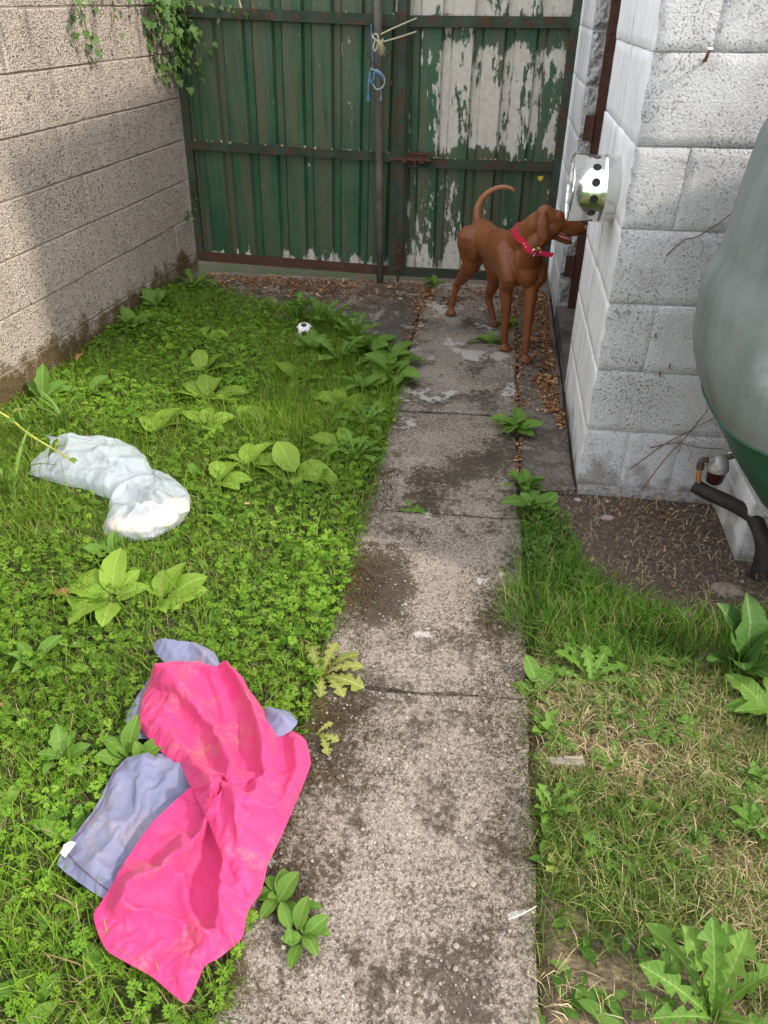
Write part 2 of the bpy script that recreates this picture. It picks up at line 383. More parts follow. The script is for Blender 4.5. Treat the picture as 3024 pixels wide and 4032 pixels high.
def scatter(name, tv, tf, pos, rotz, tilt, tiltdir, scale, colors, mat):
    """copies of one small template (tv, tf) as one mesh"""
    tv = np.asarray(tv, float); n = len(pos); m = len(tv)
    c, s_ = np.cos(rotz)[:, None], np.sin(rotz)[:, None]
    X = (tv[None, :, 0]*c-tv[None, :, 1]*s_)*scale[:, None]; Y = (tv[None, :, 0]*s_+tv[None, :, 1]*c)*scale[:, None]; Z = np.repeat(tv[None, :, 2], n, 0)*scale[:, None]
    ax = np.cos(tiltdir)[:, None]; ay = np.sin(tiltdir)[:, None]; ct = np.cos(tilt)[:, None]; st = np.sin(tilt)[:, None]
    d = (ax*X+ay*Y)*(1-ct); cx_ = ay*Z; cy_ = -ax*Z; cz_ = ax*Y-ay*X
    X2 = X*ct+cx_*st+ax*d; Y2 = Y*ct+cy_*st+ay*d; Z2 = Z*ct+cz_*st
    V = np.stack([X2+pos[:, :1], Y2+pos[:, 1:2], Z2+pos[:, 2:3]], -1).reshape(-1, 3)
    sizes = np.tile([len(f) for f in tf], n); base = np.concatenate([np.asarray(f) for f in tf])
    loops = (base[None, :]+(np.arange(n)*m)[:, None]).ravel()
    return bulk(name, V, sizes, loops, np.repeat(colors, m, 0), mat)
def blades(name, x, y, z, h, wd, lean, ldir, col, mat='foliage', tipcol=None):
    n = len(x); a = rng.uniform(0, 2*np.pi, n); sx, sy = np.cos(a)*wd/2, np.sin(a)*wd/2
    lx, ly = np.cos(ldir), np.sin(ldir)
    def ring(t, ws):
        bend = lean*h*t*t; zz = z+h*t*np.sqrt(np.clip(1-(lean*t*.8)**2, .06, 1))
        px, py = x+lx*bend, y+ly*bend
        return (np.stack([px-sx*ws, py-sy*ws, zz], -1), np.stack([px+sx*ws, py+sy*ws, zz], -1))
    a0, b0 = ring(0, 1); a1, b1 = ring(.5, .85); a2, b2 = ring(.82, .5); tp = ring(1, 0)[0]
    V = np.stack([a0, b0, a1, b1, a2, b2, tp], 1).reshape(-1, 3)
    base = np.array([0, 1, 3, 2, 2, 3, 5, 4, 4, 5, 6]); loops = (base[None]+(np.arange(n)*7)[:, None]).ravel()
    sizes = np.tile([4, 4, 3], n)
    cc = np.repeat(col[:, None, :], 7, 1)
    if tipcol is not None: cc[:, 5:, :] = tipcol[:, None, :]; cc[:, 6, :] = tipcol
    return bulk(name, V, sizes, loops, cc.reshape(-1, 3), mat)
def lerp_cols(n, stops):
    s = np.array(stops); t = rng.random(n)*(len(s)-1); i = np.minimum(t.astype(int), len(s)-2); f = (t-i)[:, None]
    return s[i]*(1-f)+s[i+1]*f
exec_order = []

# ------------------------------------------------------------------ ground
WALL_A = (-2.079, 2.669); WALL_DIR = Vector((.0825, .9966, 0)); WALL_N = Vector((.9966, -.0825, 0))
def wall_x(y): return -2.079+(np.asarray(y)-2.669)*.0828
APRON_EDGE = [(-1.93, 4.36), (-1.783, 4.384), (-1.461, 4.21), (-1.206, 4.106), (-.936, 4.004), (-.716, 3.817), (-.505, 3.583), (-.35, 3.43)]
def gz(x, y):
    x = np.asarray(x, float); y = np.asarray(y, float)
    h = -.014+.030*(fbm(x, y, 1.6, 5)-.5)+.012*(fbm(x, y, 9, 8)-.5)
    near = np.clip(1-np.minimum(np.abs(x+.36), np.abs(x-.18))/.12, 0, 1); h = h*(1-near)+near*(-.012)
    pave = ((x > -.40) & (x < .22)) | ((x < -.3) & (y > 3.3) & ~inpoly(x, y, LAWN)) | ((x > .1) & (y > 2.33))
    return np.where(pave, np.minimum(h, -.03), h)
LAWN = [(-2.6, -.5), (-.365, -.5), (-.365, 3.36)] + APRON_EDGE[::-1] + [(-2.0, 4.36), (-2.14, 2.0)]
def build_ground():
    def axis(lo, hi, a, b, fine):
        f = np.arange(a, b+1e-6, fine); l_ = a-np.geomspace(.05, a-lo, 22)[::-1]; r_ = b+np.geomspace(.05, hi-b, 22); return np.concatenate([l_, f, r_])
    xs = axis(-60, 60, -2.3, 1.5, .02); ys = axis(-60, 60, .2, 4.9, .02)
    X, Y = np.meshgrid(xs, ys); Z = gz(X, Y); far = (np.abs(X) > 3) | (Y < -1.5) | (Y > 6); Z = np.where(far, -.02, Z)
    V = np.stack([X, Y, Z], -1).reshape(-1, 3); nx, ny = len(xs), len(ys)
    i = np.arange(ny-1)[:, None]*nx+np.arange(nx-1)[None]; F = np.stack([i, i+1, i+nx+1, i+nx], -1).reshape(-1)
    o = bulk('ground', V, np.full((ny-1)*(nx-1), 4), F, None, 'ground'); tag(o, 'bare soil and thatch under the grass of the yard', None, None, 'structure')
build_ground()

def slab(name, pts, top, th, mat, parent, jit=.0, seed=0, sub=.09):
    """concrete slab with a worn, slightly chipped rim: outline (ccw) in plan"""
    r = random.Random(seed); o = []
    for i in range(len(pts)):
        a, b = Vector((*pts[i], 0)), Vector((*pts[(i+1) % len(pts)], 0)); k = max(1, int((b-a).length/sub))
        for j in range(k):
            p = a.lerp(b, j/k)
            if j: p += Vector((r.uniform(-jit, jit), r.uniform(-jit, jit), 0))
            o.append(p)
    n = len(o); c = sum(o, Vector())/n
    V = []; F = []
    tilt = (r.uniform(-.004, .004), r.uniform(-.004, .004))
    for ring, (ins, dz) in enumerate([(0, -th), (0, -.007), (.007, 0)]):
        for p in o:
            d = (c-p); q = p+d.normalized()*(ins+(r.uniform(0, .004) if ins else 0)); rel = p-c
            V.append((q.x, q.y, top+dz+rel.x*tilt[0]+rel.y*tilt[1]))
    for ring in range(2):
        for k in range(n):
            a, b = ring*n+k, ring*n+(k+1) % n; F.append((a, b, b+n, a+n))
    F.append(tuple(range(2*n, 3*n)))
    return mobj(name, V, F, mat, parent)
def build_paving():
    path = tag(empty('path'), 'narrow brown grey concrete path of cast slabs running to the gate', None, None, 'structure')
    ys = [-.9, -.20, .505, 1.318, 2.128, 2.900, 3.668, 4.445, 4.70]
    for i in range(len(ys)-1):
        a, b = ys[i]+.005, ys[i+1]-.005; k = .022*(1 if i < 3 else (.5 if i == 3 else 0))
        slab('slab', [(-.372+random.uniform(-.006, .006), a-.01), (.168+k, a+.012), (.166+k, b+.012), (-.372+random.uniform(-.006, .006), b-.01)], random.uniform(-.003, .002), .07, 'path_concrete', path, .007, i)
    st = tag(empty('side_path'), 'dark concrete strip between the path and the white building', None, None, 'structure')
    for i, (a, b) in enumerate([(2.30, 3.34), (3.345, 4.70)]):
        slab('slab', [(.178, a+.02), (.374, a+.06 if i == 0 else a), (.374, b), (.176, b)], -.002, .07, 'strip_concrete', st, .004, 30+i)
    ap = tag(empty('apron'), 'grey concrete apron in front of the green gate', None, None, 'structure')
    slab('slab', [(-.380, 3.42)] + [(-.380, 4.70), (-1.96, 4.70), (-1.93, 4.2)] + [(-1.6, 4.12), (-1.2, 3.95), (-.9, 3.8), (-.65, 3.55)], -.004, .06, 'apron_concrete', ap, .012, 40)
build_paving()

# ------------------------------------------------------------------ left boundary wall of rough blocks
def block_run(parent, L_, course, ncourse, z0, depth, meshes, gap, offs, start=0.0, zoff=0.0, face_jit=.002):
    """running bond in the parent's frame: x along the wall, +y out of the face (face at y = 0)"""
    BL = .447
    for c in range(ncourse):
        u = start-(BL/2 if (c+offs) % 2 else 0); k = 0
        while u < L_-.02:
            a, b = max(u, start), min(u+BL, L_)
            if b-a > .05:
                me = meshes[(c*7+k*3) % len(meshes)]
                o = bpy.data.objects.new('block', me); COL.objects.link(o); o.parent = parent
                o.location = ((a+b)/2, -depth/2+random.uniform(-face_jit, face_jit), z0+(c+.5)*course+random.uniform(-.0015, .0015))
                o.scale = ((b-a-gap)/(BL-.008), 1, 1); o.rotation_euler = (0, random.uniform(-.003, .003), random.uniform(-.003, .003))
            u += BL; k += 1
def build_left_wall():
    ang = math.atan2(WALL_DIR.y, WALL_DIR.x)
    base = Vector((*WALL_A, 0))-WALL_DIR*5.0
    wall = empty('block_wall', (base.x, base.y, -.02), (0, 0, ang))
    # frame: x along wall, y must point to the garden (+X world): use rotation so that local -y is the garden, then lean
    wall.rotation_euler = (R(2.6), 0, ang)
    tag(wall, 'long weathered brown grey concrete block boundary wall left of the lawn', 'wall')
    hold = wall
    meshes = [bevel_box_mesh('block', .439, .16, .216, 'block', .005, .0025, i) for i in range(6)]
    # garden side is local -y: mirror by building with face at y = 0 and blocks behind at +y
    BL = .447; Lw = 7.07
    for c in range(8):
        u = -(BL*.5 if c % 2 else 0)-random.uniform(0, .12); k = 0
        while u < Lw-.03:
            a, b = max(u, 0), min(u+BL, Lw)
            if b-a > .06:
                o = bpy.data.objects.new('block', meshes[(c*5+k*3) % 6]); COL.objects.link(o); o.parent = hold
                o.location = ((a+b)/2, .08+random.uniform(-.003, .002), -.085+(c+.5)*.2215); o.scale = ((b-a-.004)/.439, 1, 1)
                o.rotation_euler = (0, random.uniform(-.003, .003), random.uniform(-.003, .003))
            u += BL; k += 1
    mb = MB().box(.0, Lw-.01, .007, .15, -.2, 1.68); mb.build('mortar', 'mortar', hold)
    # broken coping pieces near the gate end
    for i, (u, z, sx) in enumerate([(6.55, 1.70, .5), (5.98, 1.70, .6), (5.2, 1.70, .62)]):
        o = mobj('coping_block', None, None, data=bevel_box_mesh('coping_block', sx, .19, .06, 'block', .012, .012, 50+i), parent=hold); o.location = (u, .08, z+.02)
build_left_wall()

# ------------------------------------------------------------------ white building with its doorway
def build_white():
    b = tag(empty('white_outbuilding', (.379, 2.371, 0)), 'white painted concrete block outbuilding with a doorway behind the dog', 'building')
    cs = .2245; z0 = .010; NC = 13
    T = .15
    def blk(mat, x0, x1, y0, y1, c, bev=.0018, jit=.0012, seed=0, prefix='block'):
        if c < 8 and mat == 'white':
            bm = bmesh.new(); bmesh.ops.create_cube(bm, size=1); sx, sy, sz = x1-x0+.002, y1-y0+.002, cs-.0015
            for v in bm.verts: v.co = Vector((v.co.x*sx, v.co.y*sy, v.co.z*sz))
            bmesh.ops.bevel(bm, geom=bm.edges[:], offset=.003, segments=1, affect='EDGES'); bmesh.ops.subdivide_edges(bm, edges=[e for e in bm.edges if e.calc_length() > .05], cuts=7, use_grid_fill=True)
            for v in bm.verts:
                w_ = v.co+Vector((seed*.37, seed*.11, c*.2)); d_ = Vector((mnoise.noise(w_*22), mnoise.noise(w_*22+Vector((9, 0, 0))), mnoise.noise(w_*22+Vector((0, 9, 0)))))*.0016
                v.co += d_
                if x0 == 0 and y0 == 0 and v.co.x < -sx/2+.01 and v.co.y < -sy/2+.01 and mnoise.noise(w_*30) > .05: v.co += Vector((.005, .005, 0))
            me = bpy.data.meshes.new(prefix); bm.to_mesh(me); bm.free(); me.materials.append(M[mat])
            for f_ in me.polygons: f_.use_smooth = max(abs(q) for q in f_.normal) > .92
        else: me = bevel_box_mesh(prefix, x1-x0+.0008, y1-y0+.0008, cs-.0045, mat, bev, jit, seed)
        o = bpy.data.objects.new(prefix, me); COL.objects.link(o); o.parent = b
        o.location = ((x0+x1)/2+random.uniform(-.002, .002), (y0+y1)/2+random.uniform(-.002, .002), z0+(c+.5)*cs); return o
    for c in range(NC):
        odd = c % 2
        # front wall (faces the camera)
        xs = [0 if odd else T] + [(.447 if odd else .225+.1)+.447*i for i in range(7)]
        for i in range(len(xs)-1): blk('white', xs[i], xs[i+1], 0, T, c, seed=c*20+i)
        # return wall of the near pier, to the doorway
        ysl = [T, .40, .825] if odd else [0, .447, .825]
        for i in range(2): blk('white', 0, T, ysl[i], ysl[i+1], c, seed=900+c*5+i)
        # far pier beyond the doorway
        ys2 = [1.78, 2.12, 2.57, 3.0] if odd else [1.78, 1.95, 2.40, 2.85, 3.0]
        for i in range(len(ys2)-1): blk('white' if i else 'white', .0, T, ys2[i], ys2[i+1], c, seed=1500+c*7+i)
        # rough broken edge of the blocks in the door reveal
        me_w = random.uniform(.02, .045)
        if c < 9:
            r_ = random.Random(c); bm = bmesh.new(); bmesh.ops.create_grid(bm, x_segments=7, y_segments=9, size=.5)
            for v in bm.verts:
                e = max(abs(v.co.x), abs(v.co.y)) > .49
                d = (mnoise.noise(Vector((v.co.x*3+c*5, v.co.y*4, c)))*.5+.5)*.030+r_.uniform(0, .008)
                v.co = Vector((.004+(v.co.x+.5)*(T-.03), 1.778-(0 if e else d), z0+c*cs+.006+(v.co.y+.5)*(cs-.012)))
            me = bpy.data.meshes.new('broken_edge'); bm.to_mesh(me); bm.free(); me.materials.append(M['broken'])
            o = bpy.data.objects.new('broken_edge', me); COL.objects.link(o); o.parent = b
    # mortar cores
    m = MB(); m.box(.007, 3.1, .007, T-.01, -.1, z0+NC*cs-.004); m.box(.0075, T-.012, .012, .818, -.1, z0+NC*cs-.005); m.box(.0075, T-.01, 1.79, 2.99, -.1, z0+NC*cs-.005)
    m.build('mortar', 'wmortar', b)
    # plinth course / footing
    f = MB(); f.box(.006, 2.9, -.006, .02, -.1, .012); f.build('footing', 'wmortar', b)
    # lintel, roof and the other walls
    MB().box(.002, T-.004, .80, 1.80, 2.04, 2.26).build('lintel', 'wmortar', b)
    MB().box(.008, T-.01, .826, 1.779, 2.262, 2.93).build('wall_over_door', 'white', b)
    MB().box(2.95, 3.1, .16, 3.0, -.1, 2.93).build('side_wall', 'white', b); MB().box(.16, 2.94, 2.9, 3.0, -.1, 2.93).build('back_wall', 'white', b)
    MB().box(-.03, 3.2, -.03, 3.05, 2.935, 3.03).build('roof', 'wmortar', b)
    # threshold and dark floor
    MB().box(.004, 1.0, .828, 1.776, -.1, .075).build('threshold', 'strip_concrete', b)
    return b
WB = build_white()
def build_door():
    d = tag(empty('steel_door', (.379, 2.371, 0)), 'rusty brown steel door and frame post in the white doorway', 'door')
    MB().box(.062, .105, 1.715, 1.742, .06, 2.04).box(.064, .072, 1.742, 1.770, .062, 2.04).build('frame_post', 'rusty_iron', d)
    MB().box(.062, .105, .835, .860, .078, 2.04).build('frame_post', 'rusty_iron', d)
    MB().box(.112, .132, .865, 1.71, .085, 2.03).build('door_panel', 'rusty_iron', d)
    for z in (.30, .96, 1.66):
        h = MB().box(.018, .062, 1.722, 1.732, z-.055, z+.055).build('hinge', 'rusty_iron', d)
        MB().tube([(.058, 1.716, z-.06), (.058, 1.716, z+.06)], .009, 8).build('knuckle', 'rusty_iron', h)
build_door()

# ------------------------------------------------------------------ gate
def sheet_mesh(x0, x1, z0, z1, y):
    """box profile sheet: broad crowns, narrow troughs"""
    P = [(0, 0), (.098, 0), (.112, .026), (.146, .026), (.160, 0)]; per = .167
    xs = [(x0, 0)]; x = x0-.07
    while x < x1:
        for px, d in P[:-1] if True else P:
            q = x+px
            if x0 < q < x1: xs.append((q, d))
        x += per
        if x0 < x-.007 < x1: xs.append((x-.007, 0))
    xs.append((x1, 0)); V = []; F = []; nz_ = 10
    for k in range(nz_+1):
        z = z0+(z1-z0)*k/nz_
        for q, d in xs: V.append((q+random.uniform(-.0012, .0012), y+d+random.uniform(-.0012, .0012), z))
    n = len(xs)
    for k in range(nz_):
        for i in range(n-1): a = k*n+i; F.append((a, a+1, a+n+1, a+n))
    return V, F
def leaf_gate(name, x0, x1, label, sheet, tilt, pivot, mid):
    g = empty(name, (pivot, 4.70, 0), (0, tilt, 0)); tag(g, label, 'gate')
    X0, X1 = x0-pivot, x1-pivot
    V, F = sheet_mesh(X0+.02, X1-.02, .05, 1.93, .0); s = mobj('cladding_sheet', V, F, sheet, g)
    so_ = s.modifiers.new('thick', 'SOLIDIFY'); so_.thickness = .0012
    MB().box(X0, X0+.045, -.036, -.004, .035, 1.95).build('stile', 'gate_iron', g)
    MB().box(X1-.045, X1, -.036, -.004, .035, 1.95).build('stile', 'gate_iron', g)
    for z, h in ((.035, .052), (mid, .045), (1.352, .052), (1.90, .045)):
        MB().box(X0+.046, X1-.046, -.033, -.006, z, z+h).box(X0+.047, X1-.047, -.044, -.0335, z+.002, z+.010).build('rail', 'gate_iron' if z > .1 else ('rusty_iron' if x1 < 0 else 'gate_iron'), g)
    return g
GL = leaf_gate('metal_gate', -1.885, -.592, 'left leaf of the green sheet metal gate, mostly green with flaking along its foot', 'sheet_left', R(2.0), -.592, .692)
GR = leaf_gate('metal_gate', -.575, .352, 'right leaf of the green sheet metal gate, badly flaked to pale primer behind the dog', 'sheet_right', R(.3), -.575, .668)
# overlap bar on the right leaf, bolts
MB().box(-.012, .032, -.052, -.0365, .04, 1.94).build('cover_strip', 'gate_iron', GR)
def bolt(parent, x, z, vertical, y=-.060):
    h = MB().box(x-.075, x+.085, y+.012, y+.026, z-.022, z+.022).build('bolt_plate', 'rusty_iron', parent) if not vertical else MB().box(x-.022, x+.022, y+.012, y+.026, z-.085, z+.075).build('bolt_plate', 'rusty_iron', parent)
    a = ((x-.13, y, z), (x+.10, y, z)) if not vertical else ((x, y, z-.14), (x, y, z+.09))
    MB().tube(a, .0085, 8).build('bolt_rod', 'rusty_iron', h)
    for t in (-.05, .05):
        (MB().box(x+t-.012, x+t+.012, y-.014, y+.012, z-.016, z+.016) if not vertical else MB().box(x-.016, x+.016, y-.014, y+.012, z+t-.012, z+t+.012)).build('bolt_keeper', 'rusty_iron', h)
    (MB().tube([(x+.012, y, z), (x+.012, y-.03, z-.004), (x+.012, y-.034, z-.03)], .006, 6) if not vertical else MB().tube([(x, y, z+.03), (x+.03, y-.02, z+.03)], .006, 6)).build('bolt_handle', 'rusty_iron', h)
bolt(GR, .085, .712, False); bolt(GR, .008, .15, True, -.068)
MB().box(.046, .20, -.056, -.037, .742, .752).build('bolt_guard', 'rusty_iron', GR)

def build_pole():
    p = tag(empty('prop_pole', (-.675, 4.60, 0)), 'slim rusty steel prop pole standing before the gate leaves', 'pole')
    pts = [(0, 0, -.01), (-.002, .004, .5), (-.006, .01, 1.0), (-.012, .018, 1.6), (-.016, .022, 2.02)]
    MB().tube(pts, .0225, 14).build('tube', 'pole_iron', p, True)
    MB().lathe([(.0, 0), (.026, 0), (.026, .012), (.0, .012)], 14).build('foot', 'pole_iron', p)
    # bent wire hooks through the pole
    MB().tube(smooth_path([(-.055, -.03, 1.245), (-.060, -.03, 1.228), (-.03, -.032, 1.195), (.02, -.034, 1.155), (.055, -.034, 1.118), (.072, -.034, 1.105), (.066, -.034, 1.088)]), .0035, 6).build('wire_hook', 'rusty_iron', p, True)
    MB().tube(smooth_path([(.055, -.03, 1.255), (.064, -.03, 1.242), (.045, -.03, 1.215), (.03, -.028, 1.185)]), .0035, 6).build('wire_hook', 'rusty_iron', p, True)
build_pole()
def mat_rope(name, c):
    n = NT(name); o = n.obj(); k = n.n('TexWave', wave_type='BANDS', bands_direction='DIAGONAL'); n.l(o, k.inputs[0]); k.inputs['Scale'].default_value = 110; k.inputs['Distortion'].default_value = 1.5
    M[name] = n.fin(n.mix(k.outputs['Fac'], tuple(q*.6 for q in c), c), .75, .2, 0, n.bump(k.outputs['Fac'], .003, .8))
mat_rope('cream_rope', (.72, .66, .44)); mat_rope('blue_rope', (.13, .33, .58)); mat_rope('pale_rope', (.42, .56, .62))
def build_ropes():
    px, py = -.684, 4.61
    r = tag(empty('cream_rope', (px, py-.03, 1.30)), 'frayed cream rope knotted round the prop pole and tied to the gate', 'rope')
    def T(pts, rad, name='strand', mat='cream_rope', par=r, seg=6): MB().tube(smooth_path(pts, 6), rad, seg).build(name, mat, par, True)
    T([(.02, .0, .022), (.09, -.012, .050), (.205, .018, .092)], .0042); T([(.03, -.004, -.012), (.12, -.01, .010), (.205, .02, .034)], .0042)
    T([(-.026, .02, .02), (-.020, -.006, .008), (.0, -.010, -.006), (.022, -.004, -.012), (.028, .02, .0)], .0055)
    T([(-.012, -.01, .024), (.006, -.016, .018), (.008, -.016, -.012), (-.008, -.016, -.052), (-.018, -.014, -.036), (-.010, -.016, -.006)], .0048, 'loop')
    for i in range(7):
        e = (.012+.008*i-.01, -.018-random.uniform(0, .006), -.06-random.uniform(0, .035)+.008*abs(i-3)); T([(.006, -.014, .006), (.014+.003*i, -.02, -.02), e], .0016, 'frayed_end', seg=5)
    b = tag(empty('blue_cord', (px-.006, py-.035, 1.15)), 'blue cord coiled round the prop pole below the cream rope', 'cord')
    T([(-.026, .01, .215), (-.022, .006, .12), (-.018, 0, .03)], .0036, 'cord_line', 'blue_rope', b)
    for i in range(4):
        o = i*.007
        T([(-.022-o*.3, .0, .028-o), (-.034+o*.2, -.006, -.012-o*2), (-.028+o, -.010, -.05+o), (-.012, -.012, -.03+o), (.0, -.01, .012-o*.6), (.026, -.008, .004-o), (.038, 0, -.016-o)], .0032, 'coil', 'blue_rope', b)
    T([(-.02, -.004, -.05), (.004, -.016, -.078), (.036, -.014, -.070), (.048, -.008, -.044), (.040, -.004, -.014), (.01, -.012, .006), (-.026, -.006, .016)], .0042, 'loop', 'pale_rope', b)
    T([(-.034, -.004, .0), (-.042, -.004, -.06), (-.043, -.004, -.088)], .0028, 'tail', 'pale_rope', b)
    for i in range(5): T([(-.043, -.004, -.088), (-.047+.002*i, -.004, -.108), (-.058+.006*i, -.004, -.135-random.uniform(0, .01))], .0022, 'frayed_end', 'blue_rope', b, 5)
    for i in range(3): T([(.03, -.004, -.06), (.028, -.004, -.10), (.018+.007*i, -.004, -.135)], .0015, 'frayed_end', 'pale_rope', b, 5)
build_ropes()

# ------------------------------------------------------------------ outlines of the things lying on the lawn (metres on the ground)
BAG_UP = [(-1.645, 2.235), (-1.57, 2.362), (-1.501, 2.380), (-1.369, 2.365), (-1.252, 2.291), (-1.162, 2.185), (-1.076, 2.149), (-.989, 2.069), (-.960, 2.000), (-.964, 1.902), (-1.018, 1.815)]
BAG_LO = [(-1.640, 2.135), (-1.485, 2.085), (-1.387, 2.068), (-1.310, 2.035), (-1.240, 2.005), (-1.232, 1.96), (-1.210, 1.90), (-1.200, 1.85), (-1.186, 1.815), (-1.12, 1.800), (-1.075, 1.796)]
PINK_U = [(-.779, 1.262), (-.775, 1.17), (-.748, 1.077), (-.651, 1.003), (-.603, .979), (-.57, .935), (-.539, .900), (-.513, .865), (-.468, .812), (-.421, .75), (-.372, .690), (-.352, .76), (-.335, .85), (-.322, .945), (-.314, 1.031), (-.342, 1.095), (-.385, 1.118), (-.425, 1.125), (-.5, 1.205), (-.548, 1.248), (-.605, 1.272), (-.702, 1.283)]
PINK_L = [(-.546, .935), (-.606, .819), (-.632, .696), (-.652, .644), (-.626, .609), (-.592, .58), (-.497, .552), (-.419, .518), (-.410, .582), (-.388, .598), (-.356, .638), (-.360, .684), (-.345, .727), (-.349, .794), (-.385, .88), (-.436, .93), (-.486, .95)]
GREY_L = [(-.74, .993), (-.695, 1.012), (-.629, 1.015), (-.573, .99), (-.50, .93), (-.56, .80), (-.600, .673), (-.640, .672), (-.70, .694), (-.773, .728), (-.772, .775), (-.754, .865), (-.755, .947)]
def exclude(x, y):
    r = inpoly(x, y, BAG_UP+BAG_LO[::-1])
    for P in (PINK_U, PINK_L, GREY_L): 
        c = np.mean(P, 0); r |= inpoly(x, y, [tuple(c+(np.array(q)-c)*.95) for q in P])
    return r
def sample(n, poly):
    P = np.array(poly); lo, hi = P.min(0), P.max(0); x = rng.uniform(lo[0], hi[0], n); y = rng.uniform(lo[1], hi[1], n); k = inpoly(x, y, poly); return x[k], y[k]

# ------------------------------------------------------------------ uncountable ground cover
LG = [(-2.5, .28), (-.355, .28), (-.345, 3.40)] + [(x, y+.03) for x, y in APRON_EDGE[::-1]][1:] + [(-1.99, 4.30), (-2.10, 2.5), (-2.5, 2.3)]
def keep(x, y, d):
    k = rng.random(len(x)) < np.clip(d, 0, 1); k &= x > wall_x(y)+.0; k &= ~exclude(x, y); return x[k], y[k]
def butter_density(x, y):
    d = .35+.75*(fbm(x, y, 2.3, 21)-.35)*2
    d = np.where((y > 2.6) & (x < -1.15), d+.6, d); d = np.where((y > 2.5) & (x > -1.0), d*.35, d)
    d = np.where((y < 2.5) & (y > 1.75) & (x < -1.15), d*.35, d); d = np.where((y < 1.75) & (y > .75), d+.35, d); d = np.where(y < .72, d*.55, d)
    return d
def build_lawn():
    # grass
    x, y = sample(185000, LG)
    bd = butter_density(x, y); hol = np.clip((fbm(x, y, 7, 401)-.10)*9, .3, 1); x, y = keep(x, y, (.9-.55*np.clip(bd, 0, 1))*(.45+.9*fbm(x, y, 5, 3))*hol)
    n = len(x); h = rng.gamma(6, .0075, n)*(.6+.8*fbm(x, y, 3, 9)); h = np.where((y > 2.6) & (x > -1.0), h*1.35, h); h = np.clip(h, .012, .16)
    pf = (.70+.65*fbm(x, y, 1.7, 301))[:, None]
    col = pf*lerp_cols(n, [(.075, .160, .014), (.135, .240, .022), (.175, .30, .030), (.205, .295, .045)]); dry = rng.random(n) < .07; col[dry] = lerp_cols(int(dry.sum()), [(.30, .25, .12), (.22, .17, .08)])
    o = blades('lawn_grass', x, y, gz(x, y), h, rng.uniform(.0016, .0042, n), rng.uniform(.15, .95, n), rng.uniform(0, 6.28, n), col)
    tag(o, 'bright green grass of the lawn left of the path', None, None, 'stuff')
    # creeping buttercup
    leaflet = [(0, 0), (-.32, .30), (-.60, .62), (-.42, .80), (-.22, .62), (-.16, .98), (.16, .98), (.22, .62), (.42, .80), (.60, .62), (.32, .30)]
    tv = []; tf = []
    for a in (0, 1.75, -1.75):
        b = len(tv); sc = 1.0 if a == 0 else .85
        for (px, py) in [(0, .42)]+leaflet: tv.append(((px*math.cos(a)-py*math.sin(a))*sc, (px*math.sin(a)+py*math.cos(a))*sc, .16*abs(px)-.10*py*py))
        tf += [(b, b+i, b+i+1) for i in range(1, 11)]
    b = len(tv); tv += [(-.05, 0, 0), (.05, 0, 0), (.03, -.25, -2.2), (-.03, -.25, -2.2)]; tf.append((b, b+1, b+2, b+3))
    x, y = sample(36000, LG); x, y = keep(x, y, butter_density(x, y)*1.15*np.clip((fbm(x, y, 7, 401)-.10)*9, .3, 1)); n = len(x)
    z = gz(x, y)+rng.uniform(.004, .055, n)*(.25+1.5*fbm(x, y, 4, 31))
    sc = rng.uniform(.0075, .0190, n)*(.75+.5*fbm(x, y, 2.2, 311)); col = (.66+.75*fbm(x, y, 2.6, 321))[:, None]*lerp_cols(n, [(.066, .148, .014), (.110, .218, .018), (.145, .272, .024), (.185, .30, .032)])
    o = scatter('buttercup_cover', tv, tf, np.stack([x, y, z], 1), rng.uniform(0, 6.28, n), rng.uniform(0, .65, n), rng.uniform(0, 6.28, n), sc, col, 'foliage')
    tag(o, 'dense mat of small lobed buttercup leaves covering the lawn', None, None, 'stuff')
    # broad seedling leaves between the grass
    tv2 = []; tf2 = []
    for i in range(6):
        t = i/5; wd = .20*math.sin(math.pi*min(1, .08+.9*t))**.8*(1 if i < 5 else .25); zz = .75*t-.55*t*t
        tv2 += [(-wd, t, zz+.06), (0, t, zz), (wd, t, zz+.06)]
    for i in range(5):
        for k in range(2): a = i*3+k; tf2.append((a, a+1, a+4, a+3))
    x, y = sample(4200, LG); x, y = keep(x, y, .25+.9*fbm(x, y, 2.0, 77)*np.where((y > 2.2) & (x > -1.1), 1.6, .55)); n = len(x)
    o = scatter('lawn_weeds', tv2, tf2, np.stack([x, y, gz(x, y)], 1), rng.uniform(0, 6.28, n), rng.uniform(0, .4, n), rng.uniform(0, 6.28, n), rng.uniform(.03, .085, n), lerp_cols(n, [(.07, .165, .02), (.115, .225, .03), (.17, .28, .05)]), 'foliage')
    tag(o, 'small broad weed leaves mixed through the lawn grass', None, None, 'stuff')
    return tv, tf, tv2, tf2
TB, TBF, TS, TSF = build_lawn()
GRASS_R = [(.150, 2.13), (.263, 2.19), (.330, 2.10), (.366, 1.90), (.476, 1.76), (.66, 1.72), (.95, 1.76), (1.0, 1.44), (.66, 1.44), (.51, 1.46), (.238, 1.47), (.125, 1.60), (.120, 1.86)]
RIGHT = [(.195, .30), (1.05, .30), (1.05, 1.52), (.66, 1.50), (.20, 1.50)]
SOIL = [(.25, 2.30), (.40, 2.345), (1.1, 2.35), (1.1, 1.72), (.50, 1.72), (.36, 1.9), (.28, 2.1)]
